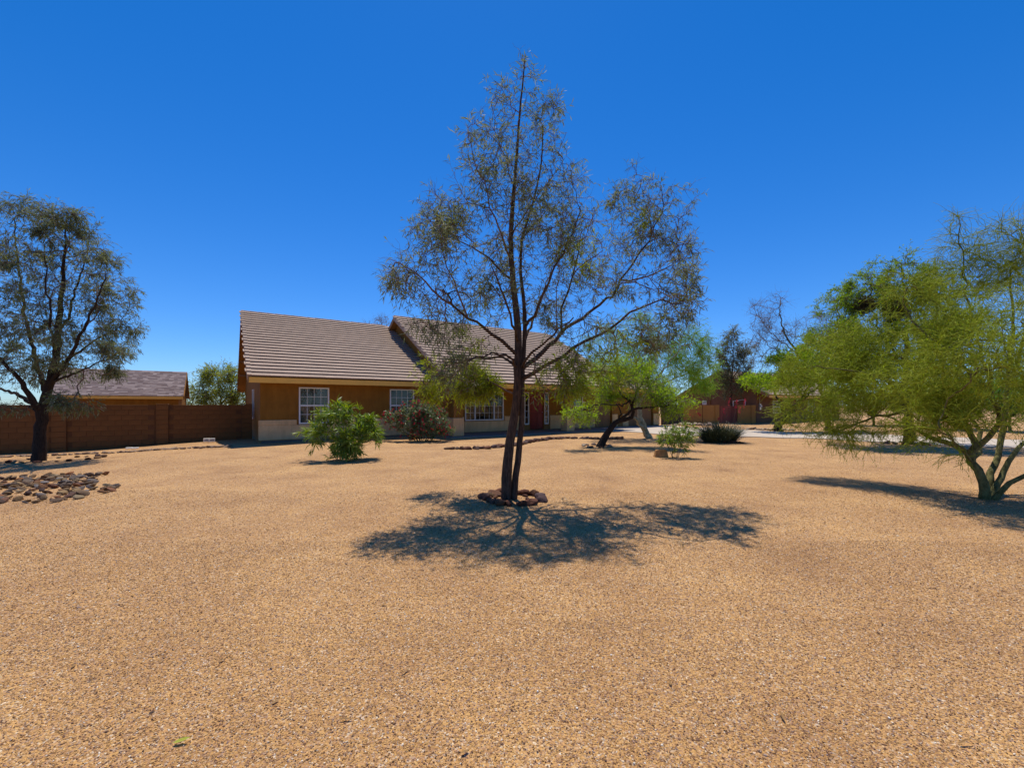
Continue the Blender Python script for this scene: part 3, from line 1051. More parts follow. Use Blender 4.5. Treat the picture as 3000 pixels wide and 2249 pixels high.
# ------------------------------------------------------------------ second house on the right
G0 = np.array([20.0, 35.0])
cas = empty('guest_house', (G0[0], G0[1], .05), TH, label='dark brown stucco guest house with steep gable behind the tan yard wall', cat='house')
apz, ft, rt, apt = 4.5, -1.1, 7.8, 3.1
p_f = .515
def cz(t):   # underside height
    return apz - (abs(t - apt)) * p_f
MB().prism_x([(0, 0), (7.3, 0), (7.3, cz(7.3) - .2), (apt, apz - .2), (0, cz(0) - .2)], 0, .2).build('wall', M_CASWALL, cas)
link('wall', wall_mesh(.2, 17.0, 0, 2.55, 0.0, .18, [(2.75, 4.07, .85, 1.9), (6.2, 7.2, 0, 2.1), (9.5, 11.0, .85, 2.0)], 'wall', M_CASWALL), cas)
window(2.75, 4.07, .85, 1.9, curtain='blind', parent=cas)
window(9.5, 11.0, .85, 2.0, curtain='blind', parent=cas)
MB().box(6.25, 7.15, .06, .1, .02, 2.08).build('door', M_GDOOR, cas)
cst = []
croof = gable_roof(-.3, 17.4, ft, apz - (apt - ft) * p_f, apt, p_f, rear_t=rt, rake_left=False, parent=cas, store=cst)
tiles_to_objects(cst, 0)
for t0, t1 in ((4.35, 4.75), (5.45, 5.7)):
    w = MB().box(-.03, 0, t0, t1, 1.58, 1.95).build('window', M_WHITE, cas)
    MB().box(-.036, -.03, t0 + .05, t1 - .05, 1.63, 1.90).build('pane', M_BLIND, w)
MB().tube([(-.05, 4.0, 0), (-.05, 4.0, 2.9)], .035, 6).build('downspout', M_SOFFIT, cas)
em = MB().box(.3, .55, -.12, 0, 1.15, 1.65).build('electric_meter', M_METAL, cas)
MB().tube([(.425, -.12, 1.45), (.425, -.22, 1.45)], .08, 12).build('dial', M_WHITE, em)
MB().tube([(.42, -.05, 1.66), (.42, -.05, 2.4)], .02, 6).build('conduit', M_METAL, em)

# yard wall and gates between the two houses
Wa = hw(25.05, -.1); Wb = G0 + AX * 0.0
A0 = np.array([P(1941, 1186, 31.8)[0], 31.8]); A1 = np.array([P(2001, 1186, 33.0)[0], 33.0])
A2 = np.array([P(2106, 1186, 34.1)[0], 34.1]); A3 = np.array([P(2160, 1186, 34.6)[0], 34.6]); A4 = np.array([P(2213, 1186, 34.9)[0], 34.9])


def run(a, b):
    d = b - a
    return math.atan2(d[1], d[0]), float(np.hypot(*d))


def plank_gate(a, b, zt, mat, label, zb=.12, leaves=1):
    an, L = run(a, b)
    o = empty('gate', (a[0], a[1], 0), an, label=label, cat='gate')
    n = int(L / .14)
    for i in range(n):
        x0 = L * i / n + .006; x1 = L * (i + 1) / n - .006
        MB().box(x0, x1, 0, .022, zb, zt + random.uniform(-.01, .01)).build('plank', mat, o)
    for z in (zb + .2, zt - .25):
        MB().box(.02, L - .02, .025, .06, z, z + .09).build('rail', mat, o)
    for x in ((0.0, L) if leaves == 1 else (0.0, L / 2, L)):
        MB().box(x - .04, x + .04, .03, .11, 0, zt + .02).build('post', mat, o)
    return o


plank_gate(A0, A1, 1.58, M_WOOD, 'weathered grey brown plank gate beside the garage end of the ranch house')
plank_gate(A2, A3, 1.52, M_REDWOOD, 'double gate of reddish planks set in the tan yard wall', leaves=2)
for a, b, lab in ((A1, A2, 'longer tan stucco wall panel left of the reddish plank gate'), (A3, A4, 'short tan stucco wall panel between reddish gate and guest house')):
    an, L = run(a, b)
    o = empty('yard_wall', (a[0], a[1], 0), an, label=lab, cat='wall')
    MB().box(0, L, 0, .15, -.1, 1.585).build('wall_panel', M_TANWALL, o)
    MB().box(-.0, .4, -.05, .0, -.1, 1.6).build('pilaster', M_TANWALL, o)
    MB().box(L - .4, L, -.05, .0, -.1, 1.6).build('pilaster', M_TANWALL, o)
    if L > 2: MB().box(L * .53, L * .53 + .05, -.012, .0, -.1, 1.58).build('joint', M_MORTAR, o)
# white pipe frame standing behind the short wall
q0, q1_ = P(2148, 1180, 35.3), P(2183, 1172, 35.3)
MB().tube([(q0[0], 35.3, 0), (q0[0], 35.3, q0[2] + .15), (q1_[0], 35.3, q1_[2] + .05), (q1_[0], 35.3, 0)], .035, 8).build(
    'pipe_frame', M_WHITE, None, label='white bent pipe frame showing above the yard wall by the reddish gate', cat='pipe frame')


# ------------------------------------------------------------------ rocks
def rock_meshes(n, mat, flat=.6, seed=1):
    import bmesh
    r = random.Random(seed)
    out = []
    for i in range(n):
        bm = bmesh.new()
        bmesh.ops.create_icosphere(bm, subdivisions=2, radius=1)
        # cut facets
        for _ in range(9):
            d = Vector((r.gauss(0, 1), r.gauss(0, 1), r.gauss(0, .8))).normalized()
            h = r.uniform(.55, .85)
            for v in bm.verts:
                k = v.co.dot(d)
                if k > h: v.co -= d * (k - h)
        sx, sy, sz = r.uniform(.8, 1.3), r.uniform(.65, 1.0), r.uniform(.7, 1.1) * flat
        for v in bm.verts:
            v.co += Vector((r.gauss(0, .02), r.gauss(0, .02), r.gauss(0, .02)))
            v.co = Vector((v.co.x * sx, v.co.y * sy, v.co.z * sz))
        me = bpy.data.meshes.new('rock')
        bm.to_mesh(me); bm.free()
        me.materials.append(mat)
        out.append(me)
    return out


RK = rock_meshes(7, M_ROCK, .65, 1)
RB = rock_meshes(7, M_BED, .38, 2)
RP = rock_meshes(5, M_PALEROCK, .6, 3)


def rock(me, x, y, r, sink=.3, name='rock', tilt=.3, **kw):
    z = g1(x, y)
    s = r * random.uniform(.85, 1.15)
    return link(name, me, None, (x, y, z + s * (.55 - sink)), (random.uniform(-tilt, tilt), random.uniform(-tilt, tilt), random.uniform(0, 6.3)), (s, s, s), **kw)


# ring round the central tree
TC = grd(1500, 1462)
nring = 19
for i in range(nring):
    a = 2 * math.pi * i / nring + random.uniform(-.08, .08)
    rr = .43 + random.uniform(-.03, .05)
    rock(random.choice(RK), TC[0] + .02 + rr * math.cos(a) * 1.05, TC[1] + rr * math.sin(a) * .95, random.uniform(.085, .125), .24,
         label='dark reddish rock in the ring round the twin trunks of the central tree', cat='rock', group='rocks ringing the central tree')
for i in range(9):
    a = random.uniform(0, 6.28); rr = random.uniform(.22, .36)
    rock(random.choice(RK), TC[0] + rr * math.cos(a), TC[1] + rr * math.sin(a), random.uniform(.03, .06), .2,
         label='small reddish rock lying inside the stone ring of the central tree', cat='rock', group='small rocks inside the central ring')

# low line of rocks curving across the yard
line = np.array([grd(1306, 1316), grd(1360, 1316), grd(1420, 1314), grd(1470, 1309), grd(1520, 1303), grd(1560, 1294), grd(1610, 1287), grd(1660, 1284), grd(1715, 1285), grd(1765, 1287), grd(1820, 1285)])
lp = resample(line, 84)
for i, (x, y) in enumerate(lp):
    r_ = random.uniform(.115, .165)
    rock(random.choice(RK), x + random.uniform(-.06, .06), y + random.uniform(-.08, .08), r_, .3,
         label='rust brown rock in the low curved rock line in front of the porch', cat='rock', group='rocks of the curved line before the porch')
for i in range(26):
    x, y = lp[random.randint(18, 58)]
    rock(random.choice(RK), x + random.uniform(-.15, .15), y + random.uniform(-.22, .22), random.uniform(.07, .11), .15,
         label='rust brown rock in the low curved rock line in front of the porch', cat='rock', group='rocks of the curved line before the porch')

# ring at the leaning mesquite
MC = grd(1757, 1308)
for i in range(15):
    a = 2 * math.pi * i / 15 + random.uniform(-.1, .1)
    rock(random.choice(RK + RP), MC[0] - .1 + .5 * math.cos(a), MC[1] + .5 * math.sin(a), random.uniform(.065, .1), .2,
         label='brown rock in the ring at the foot of the leaning black mesquite', cat='rock', group='rocks ringing the leaning mesquite')

# line of flat rocks before the block wall
fl = np.array([grd(-160, 1352), grd(0, 1340), grd(90, 1337), grd(170, 1333), grd(300, 1328), grd(400, 1323), grd(500, 1316), grd(600, 1312), grd(668, 1308)])
fp = resample(fl, 120)
border = []
for i, (x, y) in enumerate(fp):
    border.append(rock(random.choice(RB), x + random.uniform(-.1, .1), y + random.uniform(-.16, .16), random.uniform(.06, .12), .2,
         label='x', cat='rock'))
# so small in the photograph that they read as one strip
V_, F_ = [], []
n_ = 0
bpy.context.view_layer.update()
for o_ in border:
    v_ = np.array([tuple(o_.matrix_world @ v.co) for v in o_.data.vertices]); f_ = np.array([p.vertices[:] for p in o_.data.polygons])
    V_.append(v_); F_.append(f_ + n_); n_ += len(v_)
    bpy.data.objects.remove(o_)
link('border_rocks', np_mesh('border_rocks', np.concatenate(V_), [np.concatenate(F_)], rock_mat('border_rock', [(.30, .20, .14)])), label='thin strip of small flat brown rocks laid along the foot of the block wall', cat='rocks', kind='stuff')

# rocks by the left tree
LT = grd(115, 1350)
for i in range(18):
    a = 2 * math.pi * i / 18 + random.uniform(-.1, .1)
    rock(random.choice(RB + RK), LT[0] + .45 + 1.25 * math.cos(a), LT[1] + .1 + .75 * math.sin(a), random.uniform(.06, .12), .2,
         label='rock in the loose ring round the left tree', cat='rock', group='rocks round the left tree')

# bed of flat stones, lower left
n_bed = 0
outline = [(-250, 1500), (0, 1478), (150, 1472), (250, 1462), (330, 1440), (352, 1428), (270, 1418), (300, 1398), (318, 1388), (180, 1388), (100, 1395), (0, 1402), (-250, 1415)]
poly = np.array([grd(*p)[:2] for p in outline])


def inside(x, y, pl):
    c = False
    j = len(pl) - 1
    for i in range(len(pl)):
        if (pl[i][1] > y) != (pl[j][1] > y) and x < (pl[j][0] - pl[i][0]) * (y - pl[i][1]) / (pl[j][1] - pl[i][1]) + pl[i][0]:
            c = not c
        j = i
    return c


placed = []
tries = 0
while len(placed) < 290 and tries < 20000:
    tries += 1
    x = random.uniform(poly[:, 0].min(), poly[:, 0].max()); y = random.uniform(poly[:, 1].min(), poly[:, 1].max())
    if not inside(x, y, poly) or x < -12.5: continue
    if any((x - a) ** 2 + (y - b) ** 2 < .088 ** 2 for a, b in placed): continue
    placed.append((x, y))
    rock(random.choice(RB), x, y, random.uniform(.05, .10), .12, name='stone', tilt=.55, label='flat multicoloured stone in the oval stone bed at lower left', cat='stone', group='stones of the oval bed')

# boulder beside the small oleander
bo = grd(1938, 1339)
bq = MB()
_lo = [(-.215, -.03, -.06), (-.05, -.10, -.06), (.20, -.07, -.06), (.21, .16, -.06), (-.2, .17, -.06)]
_hi = [(-.165, -.01, .17), (-.075, -.03, .205), (.02, -.03, .165), (.10, -.02, .20), (.165, -.01, .175), (.15, .12, .17), (-.15, .13, .18)]
bq.v = _lo + _hi
bq.f = [(0, 1, 6, 5), (1, 7, 6), (1, 8, 7), (1, 2, 8), (2, 9, 8), (2, 3, 10, 9), (3, 4, 11, 10), (4, 0, 5, 11), (5, 6, 7, 8, 9, 10, 11), (4, 3, 2, 1, 0)]
bq.build('boulder', M_BOULDER, None, bevel=.008, loc=(bo[0], bo[1], bo[2] + .04), rot=(0, 0, .05), label='angular tan boulder beside the small oleander', cat='boulder')
bm_ = rock_meshes(1, M_BOULDER, .75, 11)[0]
bo = grd(1205, 1289)
link('boulder', bm_, None, (bo[0], bo[1] + .1, bo[2] + .12), (0, 0, 1.3), (.24, .2, .24), label='round brown boulder at the foot of the red flowering oleander', cat='boulder')
# rocks past the driveway
for i in range(20):
    p = grd(1990 + i * 6 + random.uniform(-3, 3), 1248 + random.uniform(-1.5, 1))
    rock(random.choice(RP), p[0], p[1] + 1.0, random.uniform(.12, .26), .3, label='pale rock at the foot of the tan yard wall beyond the driveway', cat='rock', group='pale rocks below the yard wall')
for i in range(14):
    p = grd(2195 + i * 10 + random.uniform(-3, 3), 1258 + i * .25 + random.uniform(-1, 1))
    rock(random.choice(RP), p[0], p[1], random.uniform(.12, .22), .3, label='pale rock along the low mound before the guest house', cat='rock', group='pale rocks on the mound before the guest house')
for i in range(10):
    p = grd(2120 + i * 6, 1298 + random.uniform(-2, 1))
    rock(random.choice(RK), p[0], p[1], random.uniform(.06, .12), .2, label='rust brown rock at the foot of the red yucca clump', cat='rock', group='rocks at the red yucca')
TR = grd(2660, 1300)
for i in range(14):
    a = 2 * math.pi * i / 14
    rock(random.choice(RK), TR[0] + .8 * math.cos(a), TR[1] + .5 * math.sin(a), random.uniform(.07, .13), .2, label='dark rock in the ring round the black trunked mesquite on the right', cat='rock', group='rocks round the right mesquite')
# two pale perforated blocks and two slabs lying by the wall
for px, nm in ((600, 'left one of the pair of pale vented blocks set against the block wall'), (616, 'right one of the pair of pale vented blocks set against the block wall')):
    p = grd(px, 1297)
    o = MB().box(-.11, .11, 0, .1, 0, .15).build('vent_block', M_WHITESTONE, None, bevel=.01, loc=(p[0], p[1] + .1, p[2] + .03), rot=(0, 0, TH), label=nm, cat='block')
    for zz in (.05, .09):
        MB().box(-.07, .07, -.012, .0, zz, zz + .018).build('slot', M_DARK, o)
for px, nm in ((361, 'left one of the two pale slabs lying at the foot of the block wall'), (379, 'right one of the two pale slabs lying at the foot of the block wall')):
    p = grd(px, 1316)
    MB().box(-.10, .10, -.08, .08, 0, .05).build('slab', M_WHITESTONE, None, bevel=.012, loc=(p[0], p[1] + .25, p[2]), rot=(0, 0, TH), label=nm, cat='slab')


# ------------------------------------------------------------------ trees
def unit(v):
    return v / np.maximum(np.linalg.norm(v, axis=-1, keepdims=True), 1e-9)


class Skel:
    def __init__(self):
        self.P, self.D, self.par, self.fr = [], [], [], []

    def add(self, p, d, par, fr=0.0):
        self.P.append(np.asarray(p, float)); self.D.append(np.asarray(d, float)); self.par.append(par); self.fr.append(fr)
        return len(self.P) - 1

    def limb(self, pts, r0, r1, step=.16, wob=.012, root=None):
        """a limb through given points; starts from the nearest node unless it is a root"""
        pts = [np.asarray(p, float) for p in pts]
        par = -1
        if self.P and not root:
            A = np.array(self.P)
            par = int(np.argmin(((A - pts[0]) ** 2).sum(1)))
            pts[0] = A[par]
        # Catmull-Rom
        q = [2 * pts[0] - pts[1]] + pts + [2 * pts[-1] - pts[-2]]
        out = []
        for i in range(1, len(q) - 2):
            L = np.linalg.norm(q[i + 1] - q[i])
            n = max(1, int(L / step))
            for k in range(n):
                t = k / n
                out.append(.5 * ((2 * q[i]) + (-q[i - 1] + q[i + 1]) * t + (2 * q[i - 1] - 5 * q[i] + 4 * q[i + 1] - q[i + 2]) * t * t + (-q[i - 1] + 3 * q[i] - 3 * q[i + 1] + q[i + 2]) * t ** 3))
        out.append(pts[-1])
        out = np.array(out)
        out[1:-1] += rng.normal(0, wob, out[1:-1].shape)
        n = len(out)
        ids = []
        for i, p in enumerate(out):
            d = unit(out[min(i + 1, n - 1)] - out[max(i - 1, 0)])
            r = r0 + (r1 - r0) * (i / (n - 1)) ** .8
            if i == 0 and par >= 0:
                continue
            par = self.add(p, d, par, r)
            ids.append(par)
        return ids

    def grow(self, targets, step=.16, up=.12, wob=.02, minfrac=0.0):
        T = np.asarray(targets)
        A = np.array(self.P)
        d0 = np.array([np.sqrt(((A - t) ** 2).sum(1)).min() for t in T])
        for t in T[np.argsort(d0)]:
            A = np.array(self.P) if len(self.P) < 3 else self._arr()
            Dn = self._d[:self.n]
            v = t - A
            L = np.sqrt((v ** 2).sum(1)) + 1e-6
            c = (v * Dn).sum(1) / L
            cost = L * (1 + .75 * (1 - c))
            cost[A[:, 2] < self.zmin] += 50
            i = int(np.argmin(cost))
            Li = L[i]
            if Li < .04: continue
            m = max(2, int(Li / step))
            p0 = A[i]
            dirn = v[i] / Li
            c1 = p0 + (Dn[i] * .5 + dirn * .5 + np.array([0, 0, up])) * Li * .5
            prev, par = p0, i
            for k in range(1, m + 1):
                u = k / m
                q = (1 - u) ** 2 * p0 + 2 * u * (1 - u) * c1 + u * u * t
                if k < m: q = q + rng.normal(0, wob, 3)
                d = unit(q - prev)
                par = self.push(q, d, par)
                prev = q

    def start(self, zmin=0.0, cap=40000):
        self.zmin = zmin
        self._p = np.zeros((cap, 3)); self._d = np.zeros((cap, 3))
        self.n = len(self.P)
        self._p[:self.n] = np.array(self.P); self._d[:self.n] = np.array(self.D)

    def _arr(self):
        return self._p[:self.n]

    def push(self, q, d, par):
        self._p[self.n] = q; self._d[self.n] = d
        self.n += 1
        self.P.append(q); self.D.append(d); self.par.append(par); self.fr.append(0.0)
        return self.n - 1

    def finish(self, rtip=.004, expo=.42):
        n = len(self.P)
        par = np.array(self.par)
        cnt = np.zeros(n)
        haschild = np.zeros(n, bool)
        haschild[par[par >= 0]] = True
        cnt[~haschild] = 1
        for i in range(n - 1, -1, -1):
            if par[i] >= 0: cnt[par[i]] += cnt[i]
        self.r = np.maximum(np.array(self.fr), 0)
        auto = rtip * np.maximum(cnt, 1) ** expo
        self.r = np.where(self.r > 0, self.r, auto)
        for i in range(n):      # never thicker than the parent
            if par[i] >= 0: self.r[i] = min(self.r[i], self.r[par[i]])
        self.tip = ~haschild
        return self

    def meshes(self, mat_thick, mat_thin, parent, thr=.02, names=('trunk', 'branches')):
        n = len(self.P)
        A = np.array(self.P)
        kids = [[] for _ in range(n)]
        roots = []
        for i, p in enumerate(self.par):
            (kids[p] if p >= 0 else roots).append(i)
        stack = [(r, -1) for r in roots]
        groups = {0: ([], [], 0), 1: ([], [], 0)}
        VV = {0: [], 1: []}; FF = {0: [], 1: []}; off = {0: 0, 1: 0}
        while stack:
            i, prev = stack.pop()
            chain = [prev] if prev >= 0 else []
            cur = i
            while True:
                chain.append(cur)
                ks = kids[cur]
                if not ks: break
                ks = sorted(ks, key=lambda k: -(self.r[k] + .3 * self.r[k] * float(np.dot(self.D[k], self.D[cur]))))
                for k in ks[1:]: stack.append((k, cur))
                cur = ks[0]
            if len(chain) < 2: continue
            r = self.r[chain].copy()
            if prev >= 0: r[0] = min(r[0], r[1] * 1.15)
            key = 0 if r.max() > thr else 1
            pts = A[chain]
            ns = 10 if r.max() > .05 else (6 if r.max() > .015 else 4 if r.max() > .007 else 3)
            tg = np.gradient(pts, axis=0)
            tg = unit(tg)
            ref = np.array([0.0, 1.0, 0.1]) if abs(tg[0][1]) < .9 else np.array([1.0, 0, 0])
            u = np.cross(tg, ref); u = unit(u)
            w = np.cross(u, tg)
            an = np.linspace(0, 2 * np.pi, ns, endpoint=False)
            ring = (u[:, None, :] * np.cos(an)[None, :, None] + w[:, None, :] * np.sin(an)[None, :, None])
            rad = r[:, None] * np.ones((1, ns))
            if key == 0 and ns >= 6:
                rad = rad * (1 + rng.normal(0, .055, rad.shape))
            V = (pts[:, None, :] + ring * rad[..., None]).reshape(-1, 3)
            m = len(chain)
            a = np.arange(m - 1)[:, None] * ns + np.arange(ns)[None]
            b = np.arange(m - 1)[:, None] * ns + (np.arange(ns)[None] + 1) % ns
            F = np.stack([a, b, b + ns, a + ns], -1).reshape(-1, 4) + off[key]
            VV[key].append(V); FF[key].append(F); off[key] += len(V)
        inv = np.array(parent.location)
        for key, nm, mt in ((0, names[0], mat_thick), (1, names[1], mat_thin)):
            if VV[key]:
                link(nm, np_mesh(nm, np.concatenate(VV[key]) - inv, [np.concatenate(FF[key])], mt, True), parent)


def clump_points(clumps, n, base_y, shrink=1.0):
    """clumps: (px, py, rx, ry, dY, rY, weight) - ellipsoids given by where they are seen and how deep"""
    c = np.array(clumps, float)
    w = c[:, 6] / c[:, 6].sum()
    out = []
    for i, k in enumerate(rng.multinomial(n, w)):
        px, py, rx, ry, dy, rY, _ = c[i]
        v = unit(rng.normal(size=(k, 3))) * (rng.random((k, 1)) ** .38)
        Y0 = base_y + dy
        cen = P(px, py, Y0)
        sc = Y0 / FPX
        out.append(cen + v * np.array([rx * sc, rY, ry * sc]))
    return np.concatenate(out)


def twig_paths(start, dirs, length, nseg, curl, droop):
    pts = [start]
    d = unit(dirs)
    for k in range(nseg):
        d = unit(d + rng.normal(0, curl, d.shape) + np.array([0, 0, -droop]) * (k + 1) / nseg)
        pts.append(pts[-1] + d * (length / nseg)[:, None])
    return np.stack(pts, 1)


def tube_mesh(paths, r0, r1):
    N, K, _ = paths.shape
    tg = unit(np.gradient(paths, axis=1))
    ref = unit(rng.normal(size=(N, 1, 3)))
    u = unit(np.cross(tg, ref)); w = np.cross(u, tg)
    an = np.array([0, 2.094, 4.189])
    rad = np.linspace(r0, r1, K)[None, :, None, None]
    V = paths[:, :, None, :] + (u[:, :, None, :] * np.cos(an)[:, None] + w[:, :, None, :] * np.sin(an)[:, None]) * rad
    a = (np.arange(N)[:, None, None] * K + np.arange(K - 1)[None, :, None]) * 3 + np.arange(3)[None, None]
    b = (np.arange(N)[:, None, None] * K + np.arange(K - 1)[None, :, None]) * 3 + (np.arange(3)[None, None] + 1) % 3
    F = np.stack([a, b, b + 3, a + 3], -1).reshape(-1, 4)
    return V.reshape(-1, 3), F


def leaves_on(paths, per, length, width, angle=.7, droop=.3, fold=0.0, umin=.15, lvar=.35, bend=.25):
    """slim leaves along twigs: five points each, bent down at the middle"""
    N, K, _ = paths.shape
    n = N * per
    ti = np.repeat(np.arange(N), per)
    u = rng.uniform(umin, 1.0, n) * (K - 1)
    k = np.minimum(u.astype(int), K - 2)
    f = (u - k)[:, None]
    p = paths[ti, k] * (1 - f) + paths[ti, k + 1] * f
    td = unit(paths[ti, k + 1] - paths[ti, k])
    rnd = unit(np.cross(td, rng.normal(size=(n, 3))))
    d = unit(td * math.cos(angle) + rnd * math.sin(angle) + np.array([0, 0, -droop]))
    side = unit(np.cross(d, rng.normal(size=(n, 3)) + np.array([0, 0, .8])))
    L = (length * rng.uniform(1 - lvar, 1 + lvar, n))[:, None]
    W = (width * rng.uniform(.75, 1.25, n))[:, None]
    mid = p + d * L * .5
    d2 = unit(d + np.array([0, 0, -bend]) + rng.normal(0, .12, d.shape))
    tip = mid + d2 * L * .5
    V = np.stack([p - side * W * .2, p + side * W * .2, mid + side * W * .5, mid - side * W * .5, tip], 1).reshape(-1, 3)
    b = np.arange(n) * 5
    return V, np.stack([b, b + 1, b + 2, b + 3], 1), np.stack([b + 3, b + 2, b + 4], 1)


def add_np(name, parts, mat, parent, smooth=False, **kw):
    """parts: list of (V, [F...])"""
    V, Fs, off = [], {}, 0
    for v, fs in parts:
        for f in fs:
            Fs.setdefault(f.shape[1], []).append(f + off)
        V.append(v); off += len(v)
    loc = np.array(parent.location)
    return link(name, np_mesh(name, np.concatenate(V) - loc, [np.concatenate(x) for x in Fs.values()], mat, smooth), parent, **kw)


_nk = unit3 = None


def clumpy(p, wl):
    """smooth pseudo-noise in -1..1 with the given wavelength"""
    r = np.random.default_rng(99)
    out = np.zeros(len(p))
    for _ in range(7):
        k = r.normal(size=3); k /= np.linalg.norm(k)
        out += np.sin(p @ k * (2 * np.pi / (wl * r.uniform(.7, 1.5))) + r.uniform(0, 6.28))
    return out / 3.2


def small_nodes(sk, rmax, k, jitter=0.0, bias_out=None):
    P_ = np.array(sk.P); D_ = np.array(sk.D)
    ok = np.where((sk.r < rmax) & (P_[:, 2] > sk.zmin))[0]
    w = np.exp(1.3 * clumpy(P_[ok], .9))
    i = ok[rng.choice(len(ok), k, p=w / w.sum())]
    st = P_[i] + rng.normal(0, jitter, (k, 3)) if jitter else P_[i]
    d = unit(D_[i] + rng.normal(0, .65, (k, 3)))
    return st, d


def build_tree(name, base, label, cat, limbs, clumps, ntarget, twigs, twl, leaf, mats, rtip=.004, step=.17, up=.1, zmin=.7, droop=.35, curl=.22, thr=.02, rmax=.012,
               leafmat=None, twr=.0022, nseg=4, group=None, baseY=None, wob=.02, leaf_twigs=1.0, extra=None, expo=.42, leaf_var=.3, leaf_wl=.8, bare_above=0):
    o = empty(name, tuple(base), label=label, cat=cat, group=group)
    sk = Skel()
    for L in limbs:
        root = L.get('root', False)
        pts = [P(px, py, base[1] + dy) for px, py, dy in L['p']]
        if root: pts[0] = np.array([pts[0][0], pts[0][1], base[2] - .1])
        sk.limb(pts, L['r'][0], L['r'][1], root=root, wob=L.get('w', wob * .6))
    sk.start(zmin=base[2] + zmin)
    if ntarget:
        T = clump_points(clumps, ntarget, base[1])
        T = T[T[:, 2] > base[2] + .25]
        sk.grow(T, step=step, up=up, wob=wob)
    sk.finish(rtip=rtip, expo=expo)
    sk.meshes(mats[0], mats[1], o, thr=thr)
    st, d = small_nodes(sk, rmax, twigs)
    ln = twl * rng.uniform(.5, 1.35, twigs)
    paths = twig_paths(st, d, ln, nseg, curl, droop)
    V, F = tube_mesh(paths, twr, twr * .5)
    add_np('twigs', [(V, [F])], mats[2], o, True)
    if leaf:
        keep = np.clip(leaf_twigs + leaf_var * clumpy(paths[:, 1], leaf_wl), .04, 1)
        if bare_above:      # dead, leafless upper twigs
            keep = keep * np.clip(1 - (paths[:, 1, 2] - bare_above) / .8, .08, 1)
        sel = paths[rng.random(len(paths)) < keep]
        if extra:       # yellow green patches: sunlit look put into leaf colour, with some greener growth
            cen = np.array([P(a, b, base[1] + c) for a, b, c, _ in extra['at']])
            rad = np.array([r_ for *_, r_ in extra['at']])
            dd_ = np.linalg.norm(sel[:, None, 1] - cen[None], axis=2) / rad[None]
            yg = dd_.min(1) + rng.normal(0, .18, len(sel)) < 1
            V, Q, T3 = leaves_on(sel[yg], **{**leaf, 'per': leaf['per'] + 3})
            add_np('sunlit_young_foliage', [(V, [Q, T3])], extra['mat'], o)
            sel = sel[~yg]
        V, Q, T3 = leaves_on(sel, **leaf)
        add_np('crown', [(V, [Q, T3])], leafmat, o)
    return o, sk, paths


def limb(p, r0, r1, root=False, **kw):
    return dict(p=p, r=(r0, r1), root=root, **kw)


